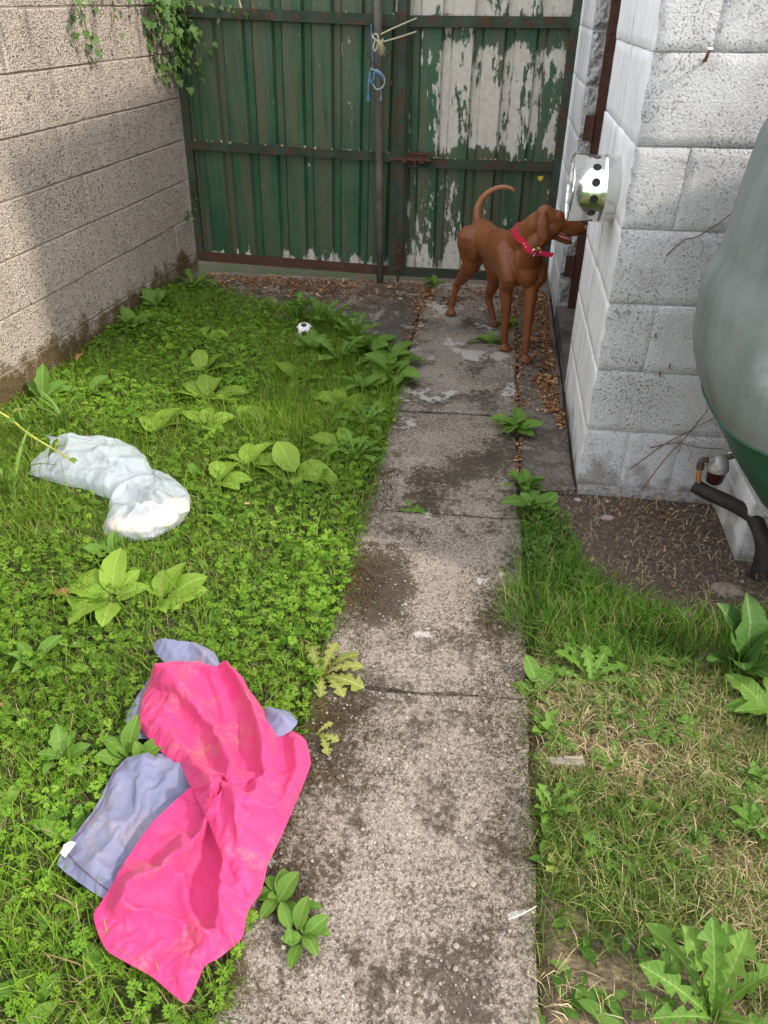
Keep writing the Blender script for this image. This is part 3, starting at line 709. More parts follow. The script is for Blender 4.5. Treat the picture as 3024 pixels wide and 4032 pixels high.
def build_right():
    x, y = sample(26000, GRASS_R); k = rng.random(len(x)) < np.clip(.35+1.1*fbm(x, y, 6, 41), 0, 1)*np.where(y > 1.95, .55, 1)*np.where((x > .62), .6, 1); x, y = x[k], y[k]; n = len(x)
    h = np.clip(rng.gamma(3.2, .018, n), .012, .13)*np.where(y > 1.9, .6, .9)*(.5+1.0*fbm(x, y, 7, 331)); away = np.where(x < .2, 2.9, rng.uniform(0, 6.28, n))+rng.normal(0, .7, n)
    col = lerp_cols(n, [(.045, .12, .014), (.085, .19, .022), (.13, .24, .034)]); dry = rng.random(n) < .12; col[dry] = (.30, .25, .12)
    tag(blades('long_grass', x, y, gz(x, y), h, rng.uniform(.0018, .0036, n), rng.uniform(.1, 1.0, n), away+rng.normal(0, .8, n), col*(.7+.6*fbm(x, y, 9, 341))[:, None]), 'tuft of long lush green grass right of the path', None, None, 'stuff')
    # worn lawn: sparse green and a lot of straw
    x, y = sample(34000, RIGHT); g = fbm(x, y, 3.2, 61)+.22*np.exp(-((x-.36)**2+(y-.83)**2)/.02)-.10*np.exp(-((x-.27)**2+(y-.76)**2)/.004)-.22*np.exp(-((x-.56)**2/.02+(y-.92)**2/.025))
    k = rng.random(len(x)) < np.clip((g-.43)*5.0, .03, .98); x, y = x[k], y[k]; n = len(x)
    col = lerp_cols(n, [(.055, .125, .018), (.10, .185, .028), (.16, .23, .05), (.26, .25, .09)])
    tag(blades('worn_grass', x, y, gz(x, y), np.clip(rng.gamma(5, .009, n), .01, .12), rng.uniform(.0015, .0032, n), rng.uniform(.35, 1.0, n), rng.uniform(0, 6.28, n), col), 'sparse worn green grass at the lower right', None, None, 'stuff')
    x, y = sample(30000, RIGHT+[]); k = rng.random(len(x)) < np.clip((fbm(x, y, 2.4, 71)-.30)*2.6, .06, 1)*(1-.85*np.exp(-((x-.27)**2+(y-.76)**2)/.004)); x, y = x[k], y[k]
    x2, y2 = sample(1000, SOIL); x3, y3 = sample(9000, LG); kk = ~exclude(x3, y3); x3, y3 = x3[kk], y3[kk]
    x, y = np.concatenate([x, x2, x3]), np.concatenate([y, y2, y3]); n = len(x)
    o = blades('dry_straw', x, y, gz(x, y)+rng.uniform(0, .012, n), rng.uniform(.015, .055, n), rng.uniform(.0012, .0026, n), rng.uniform(.97, 1.12, n), rng.uniform(0, 6.28, n), lerp_cols(n, [(.20, .14, .075), (.36, .27, .15), (.50, .41, .25), (.42, .33, .19)]), 'dry_foliage')
    tag(o, 'dead straw coloured grass lying on the worn ground', None, None, 'stuff')
    # buttercup and small weeds on the right
    x, y = sample(3600, RIGHT); k = rng.random(len(x)) < np.clip((fbm(x, y, 3, 91)-.36)*4, 0, 1)*np.where(y > .95, 1, .3); x, y = x[k], y[k]
    xb, yb = sample(500, [(.16, 2.2), (.33, 2.2), (.40, 1.75), (.2, 1.85)]); x = np.concatenate([x, xb]); y = np.concatenate([y, yb]); n = len(x)
    o = scatter('low_weeds', TB, TBF, np.stack([x, y, gz(x, y)+rng.uniform(.018, .045, n)], 1), rng.uniform(0, 6.28, n), rng.uniform(0, .6, n), rng.uniform(0, 6.28, n), rng.uniform(.008, .017, n), lerp_cols(n, [(.045, .11, .018), (.08, .17, .025), (.13, .21, .04)]), 'foliage')
    tag(o, 'small lobed weeds scattered over the worn ground at right', None, None, 'stuff')
    x, y = sample(700, RIGHT); n = len(x)
    o = scatter('leafy_weeds', TS, TSF, np.stack([x, y, gz(x, y)], 1), rng.uniform(0, 6.28, n), rng.uniform(0, .3, n), rng.uniform(0, 6.28, n), rng.uniform(.025, .06, n), lerp_cols(n, [(.05, .125, .016), (.085, .17, .026), (.12, .20, .045)]), 'foliage')
    tag(o, 'small broad weed leaves on the worn ground at right', None, None, 'stuff')
    # overhanging edge grass beside the path, both sides
    y = rng.uniform(.3, 3.35, 3600); x = np.where(rng.random(3600) < .72, -.375+rng.normal(0, .012, 3600), .200+rng.normal(0, .010, 3600)); k = (fbm(x*0, y, 5, 101) > .40) & ~((x > 0) & (y > 2.2)) & ~exclude(x, y) & ~((x < 0) & (y < 1.15) & (y > .62)); x, y = x[k], y[k]; n = len(x)
    d = np.where(x < 0, 0.0, 3.14)+rng.normal(0, .8, n)
    tag(blades('edge_grass', x, y, gz(x, y)-.004, np.clip(rng.gamma(6, .0085, n), .015, .11), rng.uniform(.0015, .0032, n), rng.uniform(.5, 1.0, n), d, lerp_cols(n, [(.05, .115, .016), (.09, .17, .026), (.15, .21, .045)])), 'grass blades leaning over the edges of the path', None, None, 'stuff')
build_right()
def build_moss():
    x = rng.uniform(-.37, .20, 60000); y = rng.uniform(.35, 3.2, 60000)
    e = np.minimum(x+.37, .20-x); d = fbm(x, y, 6, 111)+np.where(e < .16, (.16-e)*1.3, 0)+.34*np.exp(-((x+.30)**2/.006+(y-1.16)**2/.05))+.2*np.exp(-((x+.30)**2/.006+(y-.75)**2/.03))+.16*np.exp(-((x+.24)**2/.01+(y-1.72)**2/.03))+.12*np.exp(-((x-.10)**2/.006+(y-1.62)**2/.06))
    k = rng.random(len(x)) < np.clip((d-.57)*5.0, 0, .95)*np.where(y < 2.4, 1, .35); x, y = x[k], y[k]; n = len(x)
    o = blades('path_moss', x, y, np.full(n, -.001), rng.uniform(.003, .013, n), rng.uniform(.0012, .003, n), rng.uniform(.3, 1.0, n), rng.uniform(0, 6.28, n), lerp_cols(n, [(.030, .022, .009), (.060, .042, .014), (.105, .065, .022), (.07, .065, .02), (.17, .11, .05)]), 'dry_foliage')
    tag(o, 'brown olive moss growing on the concrete path', None, None, 'stuff')
    # grit and pebbles lying loose
    tv = [(1, 0, 0), (.3, .9, .1), (-.8, .6, 0), (-.9, -.5, .1), (.2, -1, 0), (.1, 0, .75)]; tf = [(0, 1, 5), (1, 2, 5), (2, 3, 5), (3, 4, 5), (4, 0, 5)]
    x = rng.uniform(-.36, .18, 2600); y = rng.uniform(.4, 2.2, 2600); x2, y2 = sample(2600, SOIL); x = np.concatenate([x, x2]); y = np.concatenate([y, y2]); n = len(x)
    z = np.where((x < .19) & (y < 2.3), .0, gz(x, y))
    o = scatter('grit', tv, tf, np.stack([x, y, z], 1), rng.uniform(0, 6.28, n), rng.uniform(0, .4, n), rng.uniform(0, 6.28, n), rng.gamma(2.4, .0007, n)+.0006, lerp_cols(n, [(.09, .075, .065), (.20, .165, .14), (.36, .31, .26), (.15, .12, .11)]), 'dry_foliage')
    tag(o, 'loose grit and crumbs on the path and soil', None, None, 'stuff')
build_moss()
def build_fallen():
    tv = [(0, -.5, 0), (-.28, -.1, .10), (-.20, .3, .06), (0, .55, .0), (.22, .28, .10), (.27, -.12, .04), (0, 0, -.03)]; tf = [(6, i, (i+1) % 6) for i in range(6)]
    n1 = 5200; x1 = rng.uniform(-1.86, .33, n1); y1 = 4.645-np.abs(rng.gamma(1.25, .14, n1)); k = (y1 > 4.05) & (rng.random(n1) < np.where(x1 > -.7, .55, 1)); x1, y1 = x1[k], y1[k]
    k = (x1 > -1.86) & ~((x1 < -.4) & inpoly(x1, y1, LAWN)); x1, y1 = x1[k], y1[k]
    n2 = 1900; y2 = rng.uniform(2.95, 4.55, n2); x2 = .345-np.abs(rng.gamma(1.1, .045, n2)); k = (x2 > .15) & (fbm(y2*0, y2, 4, 131)+.25*(y2 > 3.6) > .42); x2, y2 = x2[k], y2[k]
    n3 = 500; y3 = rng.uniform(2.4, 4.4, n3); x3 = .172+rng.normal(0, .012, n3); n4 = 400; y4 = rng.uniform(3.6, 4.6, n4); x4 = -.375+rng.normal(0, .03, n4)
    x5 = rng.normal(.30, .035, 300); y5 = rng.normal(3.27, .05, 300); x6 = rng.normal(.345, .010, 130); y6 = rng.normal(2.88, .06, 130); k=(x5<.36); x5,y5=x5[k],y5[k]; k=(x6<.37); x6,y6=x6[k],y6[k]
    x7, y7 = sample(70, SOIL); x7b = rng.uniform(.45, .75, 60); y7b = rng.normal(2.28, .03, 60)
    x8 = rng.uniform(-1.8, .1, 120); y8 = rng.uniform(3.7, 4.5, 120); k = ~inpoly(x8, y8, LAWN); x8, y8 = x8[k], y8[k]
    x9, y9 = sample(150, LG); k = ~exclude(x9, y9); x9, y9 = x9[k], y9[k]; x8 = np.concatenate([x8, x9]); y8 = np.concatenate([y8, y9])
    x = np.concatenate([x1, x2, x3, x4, x5, x6, x7, x7b, x8]); y = np.concatenate([y1, y2, y3, y4, y5, y6, y7, y7b, y8]); n = len(x)
    z = rng.uniform(.002, .012, n); soil = inpoly(x, y, SOIL); z = np.where(soil, gz(x, y)+.006, z); z[-len(x9):] = gz(x9, y9)+.035
    o = scatter('fallen_leaves', tv, tf, np.stack([x, y, z], 1), rng.uniform(0, 6.28, n), rng.uniform(0, .9, n), rng.uniform(0, 6.28, n), np.clip(rng.gamma(4, .0034, n), .006, .032), lerp_cols(n, [(.16, .058, .024), (.24, .10, .04), (.36, .19, .08), (.50, .36, .20), (.18, .075, .03), (.28, .12, .05)]), 'dry_foliage')
    tag(o, 'drift of small dry brown fallen leaves along the gate and building', None, None, 'stuff')
    # litter caught on the gate rails
    xs = rng.uniform(-1.8, .3, 170); zs = np.where(rng.random(170) < .6, .742, 1.408); zs = np.where(xs < -.59, zs-(xs+.59)*.035*0+(-xs-.59)*.035, zs); zs=np.where(xs>-.59, zs-.022*(zs<1)+.0, zs)
    P = np.stack([xs, np.full(170, 4.676)+rng.uniform(-.012, .008, 170), zs], 1)
    o = scatter('gate_litter', tv, tf, P, rng.uniform(0, 6.28, 170), rng.uniform(0, 1.2, 170), rng.uniform(0, 6.28, 170), rng.uniform(.008, .022, 170), lerp_cols(170, [(.30, .14, .06), (.45, .38, .2), (.55, .50, .36), (.20, .09, .04)]), 'dry_foliage')
    tag(o, 'tiny dry leaf flakes caught along the gate rails', None, None, 'stuff')
build_fallen()

# ------------------------------------------------------------------ individual plants
def unit_leaf(name, prof, mat, curl=.35, fold=.10, wave=.015, rows=9, seed=0, cup=0.0):
    r = random.Random(seed); V = []; F = []
    for i in range(rows+1):
        t = i/rows; wl, wr = prof(t, -1, r), prof(t, 1, r); z = .22*math.sin(t*1.9)-curl*t*t
        for k, c in enumerate((-1, -.5, 0, .5, 1)):
            wd = (wl if c < 0 else wr)*abs(c); V.append((math.copysign(wd, c) if c else 0, t, z+fold*wd*(1+cup*abs(c))/.25*.25*4*.25+ (r.uniform(-wave, wave) if abs(c) == 1 else r.uniform(-wave, wave)*.4)+fold*abs(c)*.12))
    for i in range(rows):
        for k in range(4): a = i*5+k; F.append((a, a+1, a+6, a+5))
    me = bpy.data.meshes.new(name); me.from_pydata(V, [], F); me.polygons.foreach_set('use_smooth', [True]*len(F)); me.materials.append(M[mat]); return me
def p_dock(t, s, r):
    if t < .10: return .012
    u = (t-.10)/.90; return max(.004, .265*math.sin(math.pi*u**.86)**.62)*(1+r.uniform(-.07, .07)) if u < 1 else .003
def p_oval(t, s, r):
    if t < .18: return .014
    u = (t-.18)/.82; return max(.006, .235*math.sin(math.pi*u**.95)**.62)*(1+r.uniform(-.05, .05)) if u < 1 else .003
def p_dandelion(t, s, r):
    if t < .06: return .014
    u = (t-.06)/.94
    if u >= 1: return .003
    env = .065+.15*u**1.1 if u < .78 else .195*((1-u)/.22)**.75
    n_ = 5.0; ph = (u*n_+(.15 if s > 0 else 0)) % 1.0
    saw = 1.0-ph if u < .80 else .95
    return max(.006, env*(.30+.95*saw)*(1+r.uniform(-.12, .12)))
def p_strap(t, s, r): return .035*math.sin(math.pi*min(1, .15+t*.85))**.6+.002
def p_big(t, s, r):
    if t < .06: return .02
    u = (t-.06)/.94; return max(.004, .20*math.sin(math.pi*u**1.1)**.7*(1+r.uniform(-.22, .12))) if u < 1 else .003
def ivy_mesh(mat):
    pts = [(0, 0), (-.30, -.10), (-.55, .15), (-.30, .38), (-.34, .66), (-.12, .64), (0, 1.0), (.12, .64), (.34, .66), (.30, .38), (.55, .15), (.30, -.10)]
    V = [(0, .35, 0)]+[(x, y, .10*abs(x)-.12*(y-.3)**2) for x, y in pts]; F = [(0, i, i % 12+1) for i in range(1, 13)]; F = [(0, b_, a_) for (_, a_, b_) in F]
    me = bpy.data.meshes.new('leaf'); me.from_pydata(V, [], F); me.materials.append(M[mat]); return me
LEAF = {'dock': [unit_leaf('leaf', p_dock, 'dock_leaf', c, f, .016, 10, i) for i, (c, f) in enumerate([(.30, .12), (.42, .2), (.20, .05)])],
        'oval': [unit_leaf('leaf', p_oval, 'weed_leaf', c, .15, .012, 9, 20+i) for i, c in enumerate([.35, .5, .2])],
        'dand': [unit_leaf('leaf', p_dandelion, 'weed_leaf', c, .12, .012, 30, 40+i) for i, c in enumerate([.40, .55, .28])],
        'dandup': [unit_leaf('leaf', p_dandelion, 'weed_leaf', c, .16, .012, 30, 240+i) for i, c in enumerate([.12, .22, .30])],
        'big': [unit_leaf('leaf', p_big, 'weed_leaf', c, .16, .02, 14, 60+i) for i, c in enumerate([.30, .45, .22])],
        'dark': [unit_leaf('leaf', p_big, 'dark_leaf', c, .18, .03, 16, 160+i) for i, c in enumerate([.30, .45, .22])],
        'yell': [unit_leaf('leaf', p_dandelion, 'yellow_leaf', c, .10, .012, 30, 80+i) for i, c in enumerate([.40, .30])],
        'brown': [unit_leaf('leaf', p_oval, 'brown_leaf', .6, .3, .03, 8, 90)],
        'strap': [unit_leaf('leaf', p_strap, 'weed_leaf', c, .10, .002, 9, 95+i) for i, c in enumerate([.3, .6])],
        'ivy': [ivy_mesh('ivy_leaf')]}
def put_leaf(parent, kind, loc, az, el, ln, roll=0.0, k=None, name='leaf', wid=1.0):
    ms = LEAF[kind]; o = bpy.data.objects.new(name, ms[random.randrange(len(ms)) if k is None else k]); COL.objects.link(o); o.parent = parent
    o.location = loc; o.rotation_mode = 'ZXY' if False else 'XYZ'
    q = Matrix.Rotation(az-math.pi/2, 4, 'Z') @ Matrix.Rotation(el, 4, 'X') @ Matrix.Rotation(roll, 4, 'Y'); o.rotation_euler = q.to_euler(); o.scale = (ln*wid, ln, ln); return o
def plant(name, cat, label, x, y, kind, spec, group=None, z=None):
    """spec: list of (azimuth deg, elevation deg, length m) or (n, length, elevation) for a rosette"""
    p = tag(empty(name, (x, y, (max(float(gz(x, y)), 0.0) if -.37 < x < .18 else float(gz(x, y))+.012) if z is None else z)), label, cat, group)
    if isinstance(spec, tuple):
        n, ln, el = spec; a0 = random.uniform(0, 360)
        spec = [(a0+360*i/n+random.uniform(-22, 22), el+random.uniform(-14, 14), ln*random.uniform(.7, 1.1)) for i in range(n)]
    if kind == 'oval' and len(spec) >= 6: spec = spec+[(az+random.uniform(20, 60), min(75, el+random.uniform(0, 30)), ln*random.uniform(.35, .65)) for az, el, ln in spec]
    for az, el, ln in [((a_, e_*.55+2, l_*1.04) if kind == 'dock' else (a_, e_, l_)) for a_, e_, l_ in spec]: put_leaf(p, kind, (random.uniform(-1, 1)*(.02 if kind == 'oval' else .007), random.uniform(-1, 1)*(.02 if kind == 'oval' else .007), 0), R(az), R(el), ln, random.uniform(-.35, .35), wid=random.uniform(.85, 1.15)*(.74 if kind == 'dandup' else 1))
    return p
def build_plants():
    D, W = 'dock_plant', 'dock'
    plant(D, W, 'dock with eight broad pale leaves, left of centre above the pink cloth', -1.03, 1.53, 'dock', [(100, 50, .17), (150, 20, .15), (175, 14, .15), (205, 18, .12), (250, 12, .15), (285, 16, .14), (60, 40, .11), (20, 30, .11), (120, 40, .11)])
    plant(D, W, 'dock with narrow leaves just right of the largest dock clump', -.885, 1.56, 'dock', [(80, 40, .14), (40, 22, .14), (20, 12, .13), (150, 25, .10), (330, 12, .09), (110, 50, .11), (300, 20, .09)])
    plant(D, W, 'dock with wide flat leaves in the middle of the back lawn', -1.20, 2.86, 'dock', [(5, 16, .19), (-12, 10, .17), (110, 40, .15), (150, 30, .15), (185, 15, .16), (210, 8, .14), (75, 45, .14)])
    plant(D, W, 'dock holding two upright leaves behind the wide flat dock', -1.31, 3.15, 'dock', [(120, 48, .14), (55, 42, .15), (20, 12, .14), (200, 10, .13)])
    plant(D, W, 'dock with overlapping leaves directly behind the plastic bag', -1.31, 2.50, 'dock', [(115, 30, .15), (70, 34, .18), (40, 16, .15), (175, 10, .12)])
    plant(D, W, 'dock beside the right end of the plastic bag, leaves lying towards the path', -.86, 2.33, 'dock', [(60, 34, .15), (10, 8, .17), (-20, 6, .17), (100, 40, .12), (160, 22, .12), (200, 12, .12)])
    plant(D, W, 'dock with one large leaf lying near the path edge', -.66, 2.30, 'dock', [(130, 42, .17), (-10, 12, .17), (40, 25, .12), (-70, 12, .10)])
    plant(D, W, 'small dock between the plastic bag and the wide flat dock', -1.01, 2.68, 'dock', [(30, 15, .14), (5, 8, .14), (80, 35, .10), (200, 12, .10)])
    plant(D, W, 'dock with jagged leaves on the lawn across from the white building corner', -.60, 2.90, 'dock', [(160, 14, .15), (20, 12, .14), (-20, 8, .13), (110, 38, .11)])
    plant(D, W, 'dock with a single raised leaf near the middle of the back lawn', -.84, 3.12, 'dock', [(150, 35, .16), (10, 12, .12), (260, 10, .11)])
    plant(D, W, 'dock between the plastic bag and the wide flat dock, its leaves touching the grass', -1.12, 2.60, 'dock', [(150, 20, .13), (30, 16, .13), (90, 36, .11), (-30, 10, .12)])
    plant(D, W, 'dock with yellowish leaves nearest the path among the back lawn docks', -.52, 2.52, 'dock', [(170, 14, .14), (20, 22, .11), (100, 36, .12), (240, 12, .12)])
    plant(D, W, 'low dock just above the right tip of the plastic bag', -.93, 2.20, 'dock', [(60, 26, .12), (110, 36, .11), (10, 14, .12), (330, 10, .11)])
    plant(D, W, 'dock far back near the wall before the apron', -1.45, 3.55, 'dock', [(20, 20, .13), (100, 40, .12), (170, 16, .13), (250, 10, .12)])
    plant(D, W, 'dock growing against the block wall at the left edge', -1.93, 2.76, 'big', [(95, 60, .17), (30, 20, .17), (140, 30, .12), (-20, 12, .14), (60, 30, .15)])
    plant(D, W, 'dock with one long leaf lying beside the wall weed', -1.76, 2.84, 'big', [(15, 14, .19), (-15, 8, .17), (60, 25, .14)])
    # leaves crowding along the apron edge
    G = 'dandelion plants crowding the lawn edge by the apron'
    for i, (x, y, lab) in enumerate([(-.90, 3.80, 'dandelion plant with upright leaves just right of the white ball'), (-.78, 3.72, 'dandelion plant second to the right of the white ball'), (-.66, 3.62, 'dandelion plant third to the right of the white ball'), (-.56, 3.48, 'broad leaved weed spilling onto the apron corner'), (-.45, 3.36, 'broad leaved weed lying on the path edge below the apron corner'), (-.42, 3.20, 'low weed on the lawn edge beside the first path slabs'), (-1.03, 3.86, 'dandelion plant with upright leaves just left of the white ball'), (-.70, 3.35, 'weed with long toothed leaves in the back lawn grass'), (-.52, 3.05, 'weed with oval leaves near the path in the back lawn'), (-.85, 3.45, 'oval leaved weed in the middle of the dark back lawn'), (-.47, 2.72, 'toothed weed bowing over the path edge beside the side strip'), (-.46, 2.45, 'toothed weed on the lawn edge beside the large fallen dock leaf')]):
        plant('dandelion_plant' if i not in (3, 4, 8, 9) else 'broad_weed', 'weed', lab, x, y, 'dandup' if i in (0, 1, 2, 6, 7, 10, 11) else 'oval', (11, .175 if i < 8 else .13, 50 if i < 3 or i == 6 else 32), G)
    plant('broad_weed', 'weed', 'leafy weed at the foot of the wall next to the gate', -1.80, 4.33, 'dand', (11, .17, 34))
    plant('broad_weed', 'weed', 'dark upright weed against the wall halfway along the lawn', -1.88, 3.60, 'oval', (7, .15, 45))
    plant('broad_weed', 'weed', 'leafy weed against the wall nearer the gate', -1.86, 3.95, 'oval', (8, .14, 40))
    # front left
    plant('broad_weed', 'weed', 'young leafy weed just below the plastic bag', -1.13, 1.72, 'oval', (9, .085, 40))
    plant('broad_weed', 'weed', 'leafy weed poking up between the grey and pink cloth', -.735, 1.005, 'oval', [(80, 65, .10), (40, 50, .09), (150, 40, .09), (10, 35, .08), (110, 40, .08), (190, 30, .08)])
    plant('broad_weed', 'weed', 'lobed pale weed left of the grey cloth', -.90, .98, 'big', (6, .09, 28))
    plant('broad_weed', 'weed', 'dandelion leaves at the left edge of the picture', -1.12, 1.25, 'big', (6, .10, 45))
    plant('dandelion_plant', 'weed', 'yellowing toothed dandelion lying over the path edge above the cloth', -.355, 1.325, 'yell', [(10, 22, .12), (-15, 12, .12), (-45, 10, .10), (35, 30, .11), (70, 45, .10), (-80, 10, .08), (120, 25, .10)])
    plant('broad_weed', 'weed', 'pale yellow leaf cluster beside the right tip of the cloth', -.322, 1.14, 'yell', [(-60, 10, .07), (-20, 14, .06), (40, 25, .05)])
    plant('broad_weed', 'weed', 'round leaved weed on the path right of the pink cloth', -.300, .735, 'oval', [(60, 35, .075), (100, 30, .07), (150, 20, .06), (10, 20, .06), (-60, 15, .06), (-120, 20, .055), (200, 15, .06)])
    plant('broad_weed', 'weed', 'small leafy weed on the path below the round leaved one', -.255, .665, 'oval', [(80, 45, .07), (40, 30, .065), (0, 22, .06), (-50, 20, .06), (130, 30, .06), (-100, 18, .055), (200, 20, .05)])
    # path cracks
    plant('broad_weed', 'weed', 'bright rosette weed in the crack beside the white building corner', .160, 2.76, 'oval', (11, .125, 24), None, .0)
    plant('broad_weed', 'weed', 'leafy creeping weed where the side strip ends', .190, 2.33, 'oval', (12, .09, 35), None, .0)
    plant('broad_weed', 'weed', 'creeping weed below the side strip end, next to the soil', .215, 2.19, 'oval', (12, .10, 28), None, .0)
    plant('broad_weed', 'weed', 'tiny flat weed in the middle path joint', -.20, 2.128, 'oval', (7, .045, 15), None, .0)
    plant('broad_weed', 'weed', 'low weed in the path joint between the dogs front paws', .045, 3.70, 'oval', [(170, 12, .10), (150, 30, .08), (190, 10, .12), (20, 25, .09), (60, 35, .08), (-10, 15, .09)], None, .0)
    plant('broad_weed', 'weed', 'small green weed at the foot of the gate beside the pole', -.345, 4.60, 'oval', (9, .085, 38), None, .0)
    plant('broad_weed', 'weed', 'low weed on the far side of the dogs front legs', .13, 3.95, 'oval', (6, .09, 35), None, .0)
    # right side
    plant('dandelion_plant', 'weed', 'dandelion rosette on bare ground at right of the path joint', .345, 1.395, 'dand', [(150, 30, .13), (125, 38, .12), (170, 18, .11), (90, 48, .10), (60, 42, .11), (30, 26, .12), (0, 16, .11), (-35, 10, .10), (-80, 8, .09), (205, 12, .10), (110, 60, .09)])
    plant('broad_weed', 'weed', 'small leafy weed at the path edge left of the dandelion rosette', .215, 1.365, 'oval', [(120, 40, .10), (80, 42, .08), (40, 30, .08), (180, 20, .08), (-40, 15, .07), (0, 22, .08)])
    plant('dandelion_plant', 'weed', 'large upright dandelion with dark crinkled leaves at the right edge', .735, 1.49, 'dark', [(150, 62, .22), (105, 72, .23), (75, 62, .20), (40, 48, .18), (-10, 30, .17), (-70, 42, .15), (-110, 50, .16), (-40, 40, .14), (200, 40, .13), (20, 66, .2)])
    plant('broad_weed', 'weed', 'single pale leaf lying left of the large upright dandelion', .60, 1.46, 'big', [(160, 10, .13), (185, 4, .07)])
    plant('dandelion_plant', 'weed', 'sprawling broad leaves at the right edge below the large dandelion', .80, 1.34, 'big', (8, .15, 24))
    plant('dandelion_plant', 'weed', 'large jagged dandelion at the bottom right corner', .490, .640, 'dandup', [(125, 50, .17), (100, 58, .18), (165, 30, .16), (60, 54, .17), (30, 40, .15), (195, 22, .13), (80, 40, .16), (-20, 30, .15), (140, 30, .18), (-60, 25, .12)])
    plant('dandelion_plant', 'weed', 'toothed weed at the path edge below the wood offcut', .225, 1.005, 'dandup', (10, .075, 36))
    plant('dandelion_plant', 'weed', 'flat grey green toothed rosette in the middle of the worn grass', .335, .925, 'dand', (10, .065, 18))
    plant('broad_weed', 'weed', 'leafy weed under the right end of the wood offcut', .375, 1.16, 'oval', (8, .04, 34))
    plant('broad_weed', 'weed', 'leafy weed between the large dandelion and the worn grass', .56, 1.27, 'oval', (9, .05, 34))
    plant('broad_weed', 'weed', 'broad weed at the right edge halfway down the worn grass', .66, 1.02, 'big', (8, .07, 30))
    plant('broad_weed', 'weed', 'light green weed at the path edge above the wood offcut', .235, 1.235, 'oval', (10, .055, 38))
    plant('broad_weed', 'weed', 'small weed in the worn grass right of the wood offcut', .435, 1.02, 'oval', (7, .045, 35))
    plant('broad_weed', 'weed', 'leafy weed at the right edge of the worn grass', .70, 1.14, 'oval', (9, .06, 38))
    plant('broad_weed', 'weed', 'pale flowering weed at the path edge near the feather', .24, .875, 'yell', (8, .04, 45))
    # strap leaves
    for i, (x, y, lab) in enumerate([(-1.80, 2.42, 'clump of long strap leaves at the left edge behind the bag'), (-1.62, 2.00, 'clump of strap leaves leaning in front of the bag mouth'), (-1.68, 2.50, 'clump of upright strap leaves behind the bag mouth')]):
        plant('strap_leaf_plant', 'plant', lab, x, y, 'strap', [(random.uniform(0, 360), random.uniform(45, 75), random.uniform(.15, .28)) for _ in range(9)], 'bluebell like strap leaves')
    # curled brown leaves lying singly
    for x, y, z, lab in [(-1.14, 1.50, .02, 'curled brown dead leaf beside the largest dock clump'), (.32, 3.36, .01, 'large curled dead leaf on the drift beside the front paw'), (-1.86, 3.10, .08, 'dry brown leaf resting against the foot of the wall'), (.93, 1.9, .0, 'pale curled dead leaf at the foot of the black hose')]:
        o = put_leaf(None, 'brown', (x, y, z), random.uniform(0, 6), .3, .075, .3, name='dead_leaf', wid=1.4); tag(o, lab, 'leaf')
build_plants()
def build_gate_leaf():
    me = ivy_mesh('gate_yellow'); o = mobj('stuck_leaf', None, None, data=me); o.location = (.245, 4.658, .640); o.scale = (.034,)*3; o.rotation_euler = (R(80), R(170), 0)
    tag(o, 'bright yellow lobed leaf stuck on the right gate leaf above the dog', 'leaf')
m_simple('gate_yellow', (.62, .46, .04), .6); build_gate_leaf()

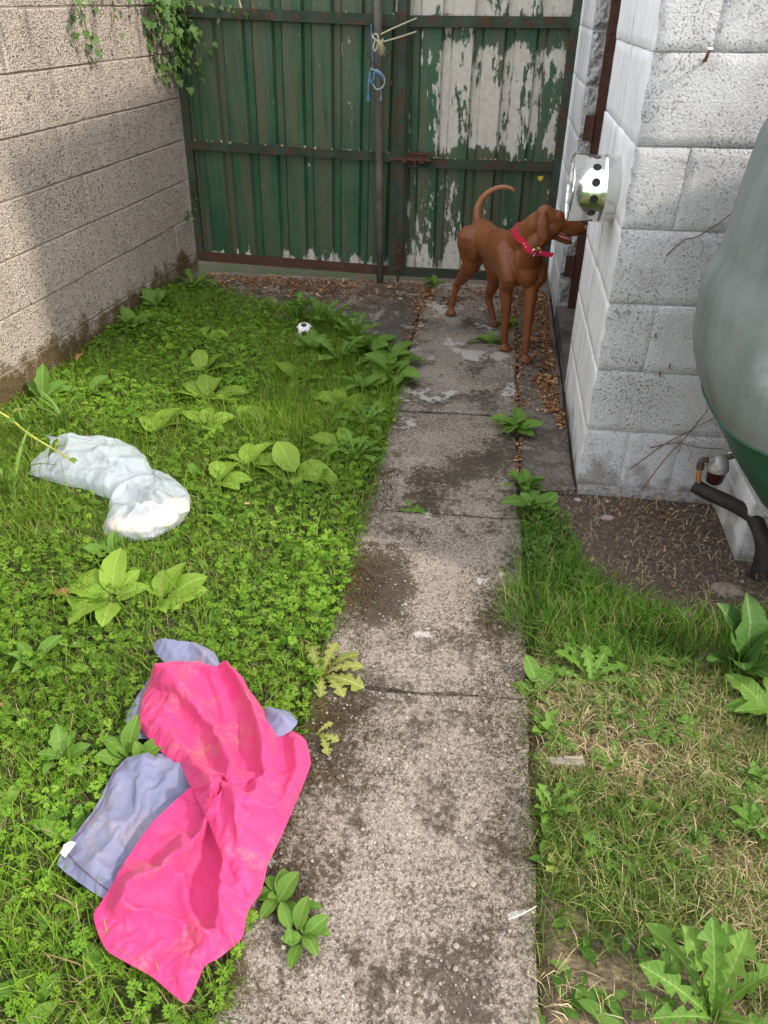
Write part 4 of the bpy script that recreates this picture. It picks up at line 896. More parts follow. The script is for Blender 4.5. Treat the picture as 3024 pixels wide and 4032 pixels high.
def build_ivy():
    # strands hang on the leaning wall; local helper: s metres along the wall from WALL_A, z height
    def W(s, z, off=.02):
        p = Vector((*WALL_A, 0))+WALL_DIR*s+WALL_N*(off+z*math.tan(R(2.6))); p.z = z; return p
    def strand(iv, pts, n, size, spread=.018, rad=.0025):
        P = smooth_path(pts, 6); MB().tube(P, [rad*(1-.6*i/len(P)) for i in range(len(P))], 5).build('stem', 'ivy_stem', iv)
        for i in range(n):
            t = (i+random.random())/n*(len(P)-1); p = P[int(t)]; d = Vector((random.gauss(0, 1), random.gauss(0, 1), random.gauss(0, .6)))*spread
            q = p+d; q += WALL_N*abs(random.gauss(.012, .012))
            o = put_leaf(iv, 'ivy', q, 0, 0, size*random.uniform(.6, 1.2))
            nrm = (WALL_N*1.0+Vector((random.uniform(-.5, .5), random.uniform(-.9, .3), random.uniform(-.1, .9)))).normalized()
            down = Vector((random.uniform(-.5, .5), random.uniform(-.5, .5), -1)); down = (down-nrm*down.dot(nrm)).normalized()
            x = down.cross(nrm); o.rotation_euler = Matrix((x, down, nrm)).transposed().to_euler()
    m_simple('ivy_stem', (.07, .055, .03), .8)
    a = tag(empty('ivy'), 'thick ivy clump spilling over the wall corner onto the gate', 'ivy')
    for k in range(7):
        s0 = 1.72+.055*k; L0 = [.20, .32, .44, .38, .48, .34, .22][k]; sw = .012*k
        strand(a, [W(s0, 1.60, .05), W(s0+.01, 1.47, .05), W(s0+.02+sw*.4, 1.47-L0*.5, .04), W(s0+.03+sw*.6, 1.47-L0, .04)], 31, .046, .034)
    c = (-1.80, 4.66)
    for k in range(3): strand(a, [(-1.84, 4.66, 1.56), (-1.80+.03*k, 4.655, 1.44-.03*k), (-1.76+.05*k, 4.65, 1.33-.06*k), (-1.78+.03*k, 4.65, 1.16-.03*k)], 17, .038, .022)
    strand(a, [(-1.84, 4.66, 1.52), (-1.70, 4.655, 1.455), (-1.58, 4.65, 1.445), (-1.47, 4.65, 1.43), (-1.42, 4.65, 1.41)], 15, .034, .012)
    b = tag(empty('ivy'), 'thin ivy strand hanging on the wall with leaves at its tip', 'ivy')
    strand(b, [W(1.12, 1.72, .03), W(1.10, 1.55), W(1.03, 1.42), W(1.00, 1.33)], 18, .034, .020); strand(b, [W(1.10, 1.48), W(1.13, 1.38), W(1.16, 1.30), W(1.14, 1.25)], 14, .034, .016)
    c_ = tag(empty('ivy'), 'bare trailing ivy stem right of the leafy strand', 'ivy'); strand(c_, [W(1.42, 1.70, .03), W(1.40, 1.52), W(1.40, 1.42), W(1.36, 1.36), W(1.33, 1.33)], 6, .026, .008)
    d = tag(empty('ivy'), 'ivy fringe along the top of the wall between the strands', 'ivy')
    for k in range(6): strand(d, [W(1.22+.09*k, 1.70, .03), W(1.22+.09*k, 1.54, .03), W(1.24+.09*k, 1.50-random.uniform(.02, .07), .03)], 7, .034, .02)
    e = tag(empty('ivy'), 'small ivy sprig low down between the wall and the gate', 'ivy')
    strand(e, [(-1.86, 4.66, .50), (-1.86, 4.655, .44), (-1.87, 4.65, .38), (-1.90, 4.60, .345)], 13, .034, .018)
build_ivy()

# ------------------------------------------------------------------ crumpled pink and grey fabric
def mat_fabric(name, c, dirt):
    n = NT(name); p = n.pos(); k = n.noise(p, 8, 5, .6); wv = n.noise(p, 700, 2)
    col = n.mix(n.rng(n.noise(p, 3, 3), .3, .7), tuple(q*.90 for q in c), c)
    dm = n.math('MULTIPLY', n.rng(k, .52, .70), n.rng(n.noise(p, 110, 4, .7), .38, .64))
    col = n.mix(n.math('MULTIPLY', dm, .8), col, dirt)
    h = n.math('ADD', n.noise(n.map(p, (14, 5, 8), rot=(0, 0, .7)), 1.0, 3), n.math('MULTIPLY', n.noise(n.map(p, (40, 16, 30), rot=(0, 0, -.5)), 1.0, 2), .35))
    nb = n.bump(n.math('ADD', h, n.math('MULTIPLY', wv, .02)), .006, .35)
    n.fin(col, .62, .22, 0, nb); n.b.inputs['Sheen Weight'].default_value = .12
    t = n.n('BsdfTranslucent'); n._set(t.inputs[0], col); ms = n.n('MixShader'); ms.inputs[0].default_value = .15
    n.l(n.b.outputs[0], ms.inputs[1]); n.l(t.outputs[0], ms.inputs[2]); n.l(ms.outputs[0], n.out.inputs[0]); M[name] = n.m
mat_fabric('pink_fabric', (.62, .042, .170), (.42, .20, .13)); mat_fabric('grey_fabric', (.185, .195, .31), (.33, .28, .25))
m_simple('tag_white', (.75, .75, .74), .6); m_simple('hem_thread', (.12, .05, .10), .8)
def dist_poly(px, py, pl):
    d = np.full(px.shape, 9.0)
    for (ax, ay), (bx, by) in zip(pl[:-1], pl[1:]):
        vx, vy = bx-ax, by-ay; t = np.clip(((px-ax)*vx+(py-ay)*vy)/(vx*vx+vy*vy), 0, 1); d = np.minimum(d, np.hypot(px-ax-t*vx, py-ay-t*vy))
    return d
from mathutils.geometry import delaunay_2d_cdt
def settle(o, frames, grow, bend, colliders, gravity=1.0, stiff=12, pressure=0.0, damp=6):
    """let a panel crumple under its own slack: short cloth simulation, then keep the result as plain mesh"""
    tmp = []
    for c_ in colliders:
        if not any(m.type == 'COLLISION' for m in c_.modifiers): m = c_.modifiers.new('col', 'COLLISION'); tmp.append((c_, m)); c_.collision.thickness_outer = .003; c_.collision.cloth_friction = 60; c_.collision.damping = .9
    md = o.modifiers.new('cloth', 'CLOTH'); st = md.settings; st.quality = 6; st.mass = .12; st.tension_stiffness = stiff; st.compression_stiffness = stiff; st.shear_stiffness = stiff*.5
    st.bending_stiffness = bend; st.tension_damping = damp; st.compression_damping = damp; st.shear_damping = damp; st.air_damping = 4; st.vertex_group_mass = 'pin'; st.shrink_min = -grow; st.shrink_max = -grow; st.effector_weights.gravity = gravity
    if pressure: st.use_pressure = True; st.uniform_pressure_force = pressure
    md.collision_settings.distance_min = .003; md.collision_settings.collision_quality = 3; md.point_cache.frame_start = 1; md.point_cache.frame_end = frames
    for f in range(1, frames+1): S.frame_set(f)
    dg = bpy.context.evaluated_depsgraph_get(); me = bpy.data.meshes.new_from_object(o.evaluated_get(dg)); me.name = o.name
    o.modifiers.clear(); o.data = me; me.polygons.foreach_set('use_smooth', [True]*len(me.polygons)); S.frame_set(1)
    for c_, m in tmp: c_.modifiers.remove(m)
    sb = o.modifiers.new('sub', 'SUBSURF'); sb.levels = 1; sb.render_levels = 1
def cloth_patch(name, outline, centre, zedge, bulge, ridges, mat, parent, step=.011, grow=.10, bend=.15, frames=11, power=4.0, colliders=(), rough=.004, gravity=.6, seed=0, loose=0.0, keep_pin=1.0):
    P = [Vector((*q, 0)) for q in outline]
    Q = smooth_path(P+[P[0]], 8)[:-1]; Pl = [P[i].lerp(P[(i+1) % len(P)], k/8) for i in range(len(P)) for k in range(8)]
    P = [a.lerp(b, .35) for a, b in zip(Pl, Q)]
    acc = [0]
    for i in range(len(P)): acc.append(acc[-1]+(P[(i+1) % len(P)]-P[i]).length)
    tot = acc[-1]; nb = int(tot/step); B = []; j = 0
    for m in range(nb):
        t = tot*m/nb
        while acc[j+1] < t: j += 1
        f = (t-acc[j])/max(1e-9, acc[j+1]-acc[j]); q = P[j].lerp(P[(j+1) % len(P)], f); B.append((q.x, q.y))
    lo = np.min(B, 0); hi = np.max(B, 0); pts = []; r_ = 0; y = lo[1]
    rr = random.Random(seed)
    while y < hi[1]:
        x = lo[0]+(step*.5 if r_ % 2 else 0)
        while x < hi[0]: pts.append((x+rr.uniform(-.12, .12)*step, y+rr.uniform(-.12, .12)*step)); x += step
        y += step*.866; r_ += 1
    pts = np.array(pts); Bc = B+[B[0]]; k = inpoly(pts[:, 0], pts[:, 1], B) & (dist_poly(pts[:, 0], pts[:, 1], Bc) > step*.6); pts = pts[k]
    allp = [Vector(q) for q in B]+[Vector(q) for q in pts]
    res = delaunay_2d_cdt(allp, [(i, (i+1) % nb) for i in range(nb)], [list(range(nb))], 1, 1e-7)
    V2 = np.array([tuple(v) for v in res[0]]); F = [tuple(f) for f in res[2]]; orig = res[3]
    X, Y = V2[:, 0], V2[:, 1]; d0 = dist_poly(X, Y, Bc); rim = 1-np.exp(-d0/.022)
    ze = zedge(X, Y) if callable(zedge) else np.full(len(X), zedge)
    Z = ze+bulge*(1-np.exp(-d0/.05))
    for pl, amp, wd in ridges:
        d = dist_poly(X, Y, pl); e = wd*.4; Z = Z+amp*np.exp(-(np.sqrt(d*d+e*e)-e)/wd)*np.clip(rim*1.4, .15, 1)
    rg = np.random.default_rng(seed); Z = Z+rim*rough*2*(fbm(X, Y, 14, seed)-.5)+rg.normal(0, .0006, len(X))
    o = mobj(name, np.stack([X, Y, Z], 1), F, mat, None, True)
    vg = o.vertex_groups.new(name='pin'); bi = [i for i, og in enumerate(orig) if any(q < nb for q in og)]
    keep = [i for i in bi if rr.random() >= loose]; vg.add(keep, keep_pin, 'REPLACE')
    settle(o, frames, grow, bend, list(colliders), gravity)
    o.parent = parent; return o
def build_cloth():
    c = tag(empty('crumpled_fabric', (0, 0, 0)), 'crumpled bright pink and slate grey fabric lying on the lawn beside the path', 'fabric')
    floor = mobj('floor_tmp', [(-2, 0, .018), (0, 0, .018), (0, 2, .018), (-2, 2, .018)], [(0, 1, 2, 3)], 'tag_white')
    li = cloth_patch('grey_lining', [(-.79, 1.29), (-.70, 1.298), (-.60, 1.285), (-.62, 1.20), (-.70, 1.06), (-.766, 1.055), (-.80, 1.12), (-.795, 1.2)], (-.73, 1.20), .021, .003, [], 'grey_fabric', c, seed=19, colliders=[floor], step=.014, grow=.01, rough=.001)
    g = cloth_patch('grey_panel', GREY_L, (-.66, .84), .028, .010, [([(-.70, 1.0), (-.66, .86), (-.69, .72)], .022, .030), ([(-.74, .93), (-.70, .82)], .014, .02), ([(-.62, .95), (-.60, .80)], .014, .03), ([(-.76, .78), (-.66, .72)], .008, .012)], 'grey_fabric', c, seed=3, grow=.05, bend=.03, step=.009, colliders=[floor])
    from mathutils.bvhtree import BVHTree
    tr_ = BVHTree.FromPolygons([v.co.copy() for v in g.data.vertices], [tuple(p.vertices) for p in g.data.polygons])
    def lay(pts, ins=(0, 0)):
        o_ = []
        for q in smooth_path(pts, 10):
            h_ = tr_.ray_cast(Vector((q.x+ins[0], q.y+ins[1], .3)), Vector((0, 0, -1)))
            if h_[0] is not None: o_.append(h_[0]+Vector((0, 0, .0012)))
        return o_
    hem = [(-.757, .772, .040), (-.744, .862, .044), (-.745, .94, .044), (-.735, .980, .042)]; MB().tube(lay(hem), .0009, 5).build('hem', 'hem_thread', g)
    hem = [(-.757, .748, .040), (-.70, .712, .044), (-.645, .690, .044)]; MB().tube(lay(hem), .0009, 5).build('hem', 'hem_thread', g)
    V = [(-.768, .742, .046), (-.752, .733, .050), (-.742, .752, .058), (-.744, .764, .053), (-.754, .765, .056), (-.766, .756, .054)]; mobj('sewn_label', V, [(0, 1, 2, 3, 4, 5)], 'tag_white', g)
    lo = cloth_patch('pink_panel', PINK_L, (-.48, .74), lambda X, Y: .036+.026*np.clip((-X-.45)/.08, 0, 1)*np.clip((Y-.66)/.06, 0, 1), .018, [([(-.47, .93), (-.478, .86), (-.50, .80), (-.555, .72), (-.60, .68)], .055, .014), ([(-.47, .90), (-.44, .82), (-.405, .72), (-.385, .66)], .060, .012), ([(-.435, .88), (-.395, .80), (-.368, .70)], .032, .014), ([(-.60, .655), (-.50, .645), (-.42, .625)], .028, .010), ([(-.53, .76), (-.49, .70), (-.47, .67)], .018, .012)], 'pink_fabric', c, seed=7, grow=.09, bend=.03, colliders=[floor, g], step=.0075, gravity=.35)
    hem = [(-.628, .628, .044), (-.585, .597, .047), (-.50, .572, .048), (-.43, .546, .046)]
    def ze(X, Y): return .036+.050*np.clip((.98-Y)/.12, 0, 1)*np.clip((-X-.37)/.06, 0, 1)
    up = cloth_patch('pink_panel', PINK_U, (-.55, 1.05), ze, .022, [([(-.775, 1.23), (-.715, 1.20), (-.60, 1.09), (-.52, 1.03), (-.45, .93), (-.395, .80)], .050, .018), ([(-.585, 1.245), (-.525, 1.19), (-.48, 1.13), (-.435, 1.05), (-.40, .96), (-.385, .84)], .058, .013), ([(-.545, 1.235), (-.475, 1.165), (-.425, 1.09), (-.41, 1.02)], .030, .008), ([(-.70, 1.07), (-.60, 1.0), (-.52, .93), (-.46, .83)], .030, .014), ([(-.355, 1.07), (-.345, .98), (-.36, .87)], .034, .014), ([(-.66, 1.25), (-.57, 1.20)], .022, .022), ([(-.50, 1.08), (-.47, 1.0), (-.43, .90)], -.012, .012)], 'pink_fabric', c, seed=11, grow=.085, bend=.03, colliders=[floor, g, lo, li], step=.0078, gravity=.3)
    cloth_patch('grey_flap', [(-.815, 1.332), (-.795, 1.350), (-.755, 1.352), (-.693, 1.348), (-.641, 1.326), (-.603, 1.268), (-.66, 1.262), (-.75, 1.268), (-.798, 1.305)], (-.70, 1.305), .048, .018, [([(-.81, 1.335), (-.70, 1.325), (-.62, 1.28)], .022, .014)], 'grey_fabric', c, seed=15, colliders=[floor], grow=.06, step=.009)
    cloth_patch('grey_flap', [(-.458, 1.166), (-.40, 1.160), (-.368, 1.132), (-.375, 1.105), (-.402, 1.080), (-.440, 1.105)], (-.415, 1.125), .050, .018, [([(-.45, 1.15), (-.385, 1.115)], .016, .010)], 'grey_fabric', c, seed=17, colliders=[floor], grow=.06, step=.009)
    bpy.data.objects.remove(floor)
build_cloth()

# ------------------------------------------------------------------ plastic bag
def mat_bag():
    n = NT('polythene'); p = n.pos()
    k = n.noise(p, 7, 3, .5, .4)
    h = n.math('ADD', n.math('MULTIPLY', k, 2), n.noise(n.map(p, (16, 7, 10), rot=(0, 0, .6)), 1, 3))
    nb = n.bump(n.math('ADD', h, n.math('MULTIPLY', n.math('ABSOLUTE', n.math('SUBTRACT', n.noise(n.map(p, (30, 14, 20), rot=(0, 0, -.4)), 1, 2), .5)), 1.2)), .02, .45); n.fin((.70, .77, .82), .12, .7, 0, nb)
    t = n.n('BsdfTranslucent'); t.inputs[0].default_value = (.76, .82, .87, 1); tr = n.n('BsdfTransparent'); tr.inputs[0].default_value = (.95, .97, .98, 1)
    a = n.n('MixShader'); a.inputs[0].default_value = .40; n.l(n.b.outputs[0], a.inputs[1]); n.l(t.outputs[0], a.inputs[2])
    b = n.n('MixShader'); b.inputs[0].default_value = .50; n.l(a.outputs[0], b.inputs[1]); n.l(tr.outputs[0], b.inputs[2]); n.l(b.outputs[0], n.out.inputs[0]); M['polythene'] = n.m
mat_bag(); m_simple('bread', (.72, .50, .34), .8, nscale=40)
def resample(pl, n):
    P = smooth_path([(x, y, 0) for x, y in pl], 10); acc = [0]
    for a, b in zip(P[:-1], P[1:]): acc.append(acc[-1]+(b-a).length)
    o = []; j = 0
    for m in range(n):
        t = acc[-1]*m/(n-1)
        while j < len(P)-2 and acc[j+1] < t: j += 1
        f = (t-acc[j])/(acc[j+1]-acc[j]); q = P[j].lerp(P[j+1], f); o.append((q.x, q.y))
    return np.array(o)
def build_bag():
    b = tag(empty('plastic_bag'), 'crumpled translucent white plastic bag lying open on the lawn', 'bag')
    nu, nv = 110, 44; U, Lo = resample(BAG_UP, nu), resample(BAG_LO, nu)
    def surf(u0, zf, name, sag):
        ii = np.arange(int(u0*nu), nu); v = np.linspace(0, 1, nv); u = ii/(nu-1)
        X = Lo[ii, 0][:, None]*(1-v)+U[ii, 0][:, None]*v; Y = Lo[ii, 1][:, None]*(1-v)+U[ii, 1][:, None]*v
        prof = np.clip(np.sin(np.pi*v), 0, 1)**.55
        endf = np.clip((1-u)/.10, 0, 1)**.5
        H = (zf(u)*endf)[:, None]*prof[None]
        wr = (fbm(X, Y, 7, 3)-.5)*.05+(np.abs(vnoise(X*9+Y*14, Y*7-X*8, 1, 9)-.5))*-.045+(np.abs(vnoise(X*7-Y*4, Y*9+X*3, 1, 19)-.5))*-.06+.03
        Z = .030+H+wr*prof[None]*endf[:, None]*(1 if sag else .25); Z = np.maximum(Z, .022)
        if not sag: Z = .020+.25*(Z-.020)*0+.004*(fbm(X, Y, 20, 5))
        n_, m_ = X.shape; V = np.stack([X, Y, Z], -1).reshape(-1, 3); i = np.arange(n_-1)[:, None]*m_+np.arange(m_-1)[None]
        F = np.stack([i, i+1, i+m_+1, i+m_], -1).reshape(-1); o = bulk(name, V, np.full((n_-1)*(m_-1), 4), F, None, 'polythene'); o.parent = b; return o
    tf_ = surf(.13, lambda u: .075+.012*np.sin(u*9)-.035*np.exp(-((u-.55)/.04)**2)+.008*np.cos(u*23), 'top_film', True); tf_.parent = None; vg = tf_.vertex_groups.new(name='pin'); nr = nu-int(.13*nu); vg.add([i*nv+j for i in range(nr) for j in range(nv) if j in (0, nv-1) or i in (nr-1,)], 1.0, 'REPLACE'); settle(tf_, 14, .035, .03, [], .1, 8, .0); tf_.parent = b
    surf(0, lambda u: 0*u, 'bottom_film', False)
    # rim of the open mouth standing up
    k0 = int(.13*nu); rim = [(Lo[i, 0]*(1-t)+U[i, 0]*t, Lo[i, 1]*(1-t)+U[i, 1]*t, .035+.08*math.sin(math.pi*t)) for i, t in [(k0, q/12) for q in range(13)]]
    lip = []; lipf = []
    for q, (x, y, z) in enumerate(rim): lip += [(x, y, z), (x-.045-.03*math.sin(q*.9), y+.01, z+.004-.035*math.sin(q*.6)*.3-.012)]
    for q in range(12): lipf.append((2*q, 2*q+2, 2*q+3, 2*q+1))
    mobj('mouth_lip', lip, lipf, 'polythene', b, True)
    # scraps of food showing through at the closed end
    for i, (x, y, s) in enumerate([(-1.02, 1.90, .05), (-1.08, 1.85, .045), (-1.00, 1.97, .045), (-1.14, 1.84, .035)]):
        bm = bmesh.new(); bmesh.ops.create_icosphere(bm, subdivisions=2, radius=1)
        for v in bm.verts: v.co = Vector((v.co.x*s*1.2, v.co.y*s*.9, max(-.3, v.co.z)*s*.55))*(1+.25*mnoise.noise(v.co*2+Vector((i, 0, 0))))
        me = bpy.data.meshes.new('bread_scrap'); bm.to_mesh(me); bm.free(); me.materials.append(M['bread']); o = bpy.data.objects.new('bread_scrap', me); COL.objects.link(o); o.location = (x, y, .045); tag(o, ['beige scrap inside the bag nearest its right side', 'beige scrap inside the bag at its lower edge', 'beige scrap inside the bag towards its top right', 'small beige scrap inside the bag at its lower left corner'][i], 'food scrap', 'beige scraps inside the plastic bag')
build_bag()

# ------------------------------------------------------------------ ball, offcut, feather, stones, twigs, bramble
def build_ball():
    b = tag(empty('ball', (-.945, 3.675, .026)), 'small white toy football with a black patch sunk in the back lawn', 'ball')
    n = NT('ball_skin'); d = n.vor(n.map(n.obj(), (1, 1, 1), loc=(.01, .02, .005)), 17, outp='Color'); dd = n.sep(d)[0]
    M['ball_white'] = n.fin(n.mix(n.rng(n.noise(n.obj(), 20, 4), .4, .7, 0, .25), (.80, .80, .78), (.5, .48, .44)), .4, .4)
    m_simple('ball_black', (.018, .018, .02), .4)
    bm = bmesh.new(); bmesh.ops.create_icosphere(bm, subdivisions=5, radius=.047); me = bpy.data.meshes.new('skin'); bm.to_mesh(me)
    me.materials.append(M['ball_white']); me.polygons.foreach_set('use_smooth', [True]*len(me.polygons)); o = bpy.data.objects.new('skin', me); COL.objects.link(o); o.parent = b
    ph = (1+5**.5)/2; dirs = [Vector(q).normalized() for q in [(0, 1, ph), (0, -1, ph), (0, 1, -ph), (0, -1, -ph), (1, ph, 0), (-1, ph, 0), (1, -ph, 0), (-1, -ph, 0), (ph, 0, 1), (-ph, 0, 1), (ph, 0, -1), (-ph, 0, -1)]]
    rot = Matrix.Rotation(.2, 3, 'Z') @ Matrix.Rotation(.95, 3, 'X')
    for d in dirs:
        d = rot @ d; fs = [f for f in bm.faces if f.calc_center_median().normalized().dot(d) > .945]; ids = sorted({v.index for f in fs for v in f.verts}); mp_ = {q: i for i, q in enumerate(ids)}; bm.verts.ensure_lookup_table()
        mobj('patch', [bm.verts[q].co*1.012 for q in ids], [tuple(mp_[v.index] for v in f.verts) for f in fs], 'ball_black', b, True)
    bm.free()
build_ball()
def build_smalls():
    n = NT('weathered_wood'); o = n.obj(); k = n.noise(n.map(o, (14, 380, 380)), 1, 5, .6)
    M['wood'] = n.fin(n.mix(n.rng(k, .35, .65), (.14, .12, .10), (.44, .39, .34)), .9, .15, 0, n.bump(k, .006, .9))
    w_ = tag(empty('wood_offcut', (.268, 1.136, .004), (0, .03, R(9))), 'short weathered grey wood offcut lying beside the path', 'wood')
    mobj('stick', None, None, data=bevel_box_mesh('stick', .086, .020, .014, 'wood', .002, .003, 5), parent=w_).location = (0, 0, .007)
    o2 = mobj('splinter', None, None, data=bevel_box_mesh('splinter', .046, .007, .005, 'wood', .001, .002, 8), parent=w_); o2.location = (.016, .006, .016); o2.rotation_euler = (0, 0, .06)
    m_simple('rust_bit', (.16, .05, .03), .8)
    # feather
    m_simple('feather_white', (.78, .79, .80), .7)
    f = tag(empty('feather', (.165, .768, .006), (0, 0, R(20))), 'small white feather on the path edge at lower right', 'feather')
    MB().tube(smooth_path([(-.03, 0, 0), (0, .003, .004), (.03, .010, .006)]), .0007, 5).build('quill', 'feather_white', f)
    mb = MB()
    for i in range(20):
        t = i/19; x = -.028+.04*t; y = .0015+.004*t
        for s in (-1, 1): L_ = (.007*math.sin(math.pi*(.15+.75*t)))*random.uniform(.7, 1.2); mb.add([(x, y, .003), (x-.003-L_*.5, y+s*L_, .005), (x-.0027-L_*.5, y+s*L_*1.02, .005), (x+.0005, y, .003)], [(0, 1, 2, 3)])
    mb.build('vane', 'feather_white', f)
    m_simple('stone_grey', (.22, .22, .24), .8, nscale=60, bump=.6); m_simple('stone_brown', (.17, .135, .115), .85, nscale=60, bump=.6); m_simple('stone_pink', (.27, .20, .20), .8, nscale=60, bump=.6)
    for x, y, s, mat, lab in [(.655, 1.722, .022, 'stone_grey', 'blue grey stone at the edge of the bare soil above the large dandelion'), (.80, 1.86, .040, 'stone_brown', 'flat brown stone set in the bare soil near the black hose'), (.475, 2.20, .018, 'stone_pink', 'pinkish pebble on the bare soil below the white wall'), (.38, 2.30, .012, 'stone_pink', 'tiny pale pebble at the white wall corner')]:
        bm = bmesh.new(); bmesh.ops.create_icosphere(bm, subdivisions=2, radius=s)
        for v in bm.verts: v.co = Vector((v.co.x*1.25, v.co.y*.85, v.co.z*.5))*(1+.3*mnoise.noise(v.co/s*.9+Vector((x*9, 0, 0))))
        me = bpy.data.meshes.new('stone'); bm.to_mesh(me); bm.free(); me.materials.append(M[mat]); o = bpy.data.objects.new('stone', me); COL.objects.link(o); o.location = (x, y, float(gz(x, y))+s*.15); tag(o, lab, 'stone')
    # rusty hook in the white wall
    m_simple('old_brass', (.42, .28, .14), .6)
    h = tag(empty('wall_hook', (.514, 2.371, 1.352)), 'rusty hook set in the top joint of the white wall', 'hook')
    MB().tube(smooth_path([(0, .02, -.01), (0, -.012, -.012), (-.001, -.030, 0), (.002, -.034, .012)]), .0045, 8).build('shank', 'rust_bit', h, True); MB().lathe([(0, 0), (.007, .001), (.007, .005), (0, .006)], 10, Matrix.Translation((.002, -.034, .012))).build('head', 'tag_white', h)
    # dead climbing twigs on the white wall
    m_simple('twig', (.13, .075, .05), .85)
    for pts, lab in [([(.52, 2.355, .84), (.56, 2.358, .885), (.60, 2.358, .90), (.66, 2.356, .95), (.70, 2.35, 1.0)], 'thin dead climber twig slanting up the white wall to the tank'), ([(.55, 2.35, .10), (.64, 2.352, .20), (.72, 2.35, .27), (.80, 2.34, .34)], 'lower dead twig slanting across the white wall above the grass tuft'), ([(.60, 2.35, .19), (.68, 2.352, .215), (.76, 2.35, .205), (.84, 2.34, .21)], 'nearly level dead twig behind the brown filter cup'), ([(.60, 2.33, .03), (.66, 2.342, .16), (.72, 2.345, .27), (.77, 2.34, .42), (.74, 2.345, .50)], 'wiry pale stem curving up the white wall beside the tank')]:
        t = tag(empty('twig'), lab, 'twig'); P = smooth_path(pts, 6); MB().tube(P, [.0024*(1-.5*i/len(P)) for i in range(len(P))], 5).build('stem', 'twig', t)
        q = P[len(P)//2]; MB().tube([q, q+Vector((.02, -.004, -.03)), q+Vector((.018, -.004, -.06))], .0011, 4).build('side_twig', 'twig', t)
    # little brown leaves clinging to the wall
    for x, z, lab in [(.545, .545*0+.60, 'small orange brown leaf stuck high on the white wall'), (.61, .50, 'dark brown leaf stuck on the white wall beside the tank'), (.585, .47, 'tiny brown leaf stuck on the white wall, lowest of the three')]:
        o = put_leaf(None, 'brown', (x, 2.364, z), R(200), R(-70), .022, .2, name='dead_leaf', wid=1.6); tag(o, lab, 'leaf')
    # bramble shoot reaching in at the left
    n = NT('bramble_stem'); M['bramble'] = n.fin(n.mix(n.rng(n.noise(n.pos(), 40, 3), .35, .65), (.20, .24, .03), (.34, .33, .05)), .5, .4)
    b = tag(empty('bramble_shoot', (-1.9, 2.06, .0)), 'yellow green thorny bramble shoot reaching over the bag', 'bramble')
    P = smooth_path([(-.17, -.46, -.02), (-.15, -.38, .28), (-.06, -.20, .50), (.10, -.04, .455), (.265, .03, .30), (.36, .02, .225), (.46, .02, .155), (.485, .02, .135)], 10)
    MB().tube(P, [.0068-.0045*i/len(P) for i in range(len(P))], 8).build('stem', 'bramble', b, True)
    mb = MB()
    for i in range(10, len(P)-2, 1):
        for k in range(2):
            d = Vector((random.gauss(0, 1), random.gauss(0, 1), random.gauss(0, 1))).normalized(); q = P[i]; mb.tube([q, q+d*.012-Vector((.004, 0, -.003))], [.0012, .0002], 4)
    mb.build('thorns', 'bramble', b)['kind'] = 'stuff'
    for pos, az, el, ln in [((.30, .03, .285), 30, 30, .05), ((.305, .03, .28), 75, 40, .04), ((.30, .03, .285), -50, -10, .045), ((.44, .02, .17), 80, 40, .035), ((.44, .02, .17), 20, 30, .035), ((.482, .02, .136), -30, 5, .035), ((.482, .02, .136), 10, -5, .03), ((.10, -.02, .45), 30, 40, .06), ((.12, -.02, .44), -10, 10, .06)]: put_leaf(b, 'yell' if random.random() < .4 else 'oval', pos, R(az), R(el), ln)
build_smalls()

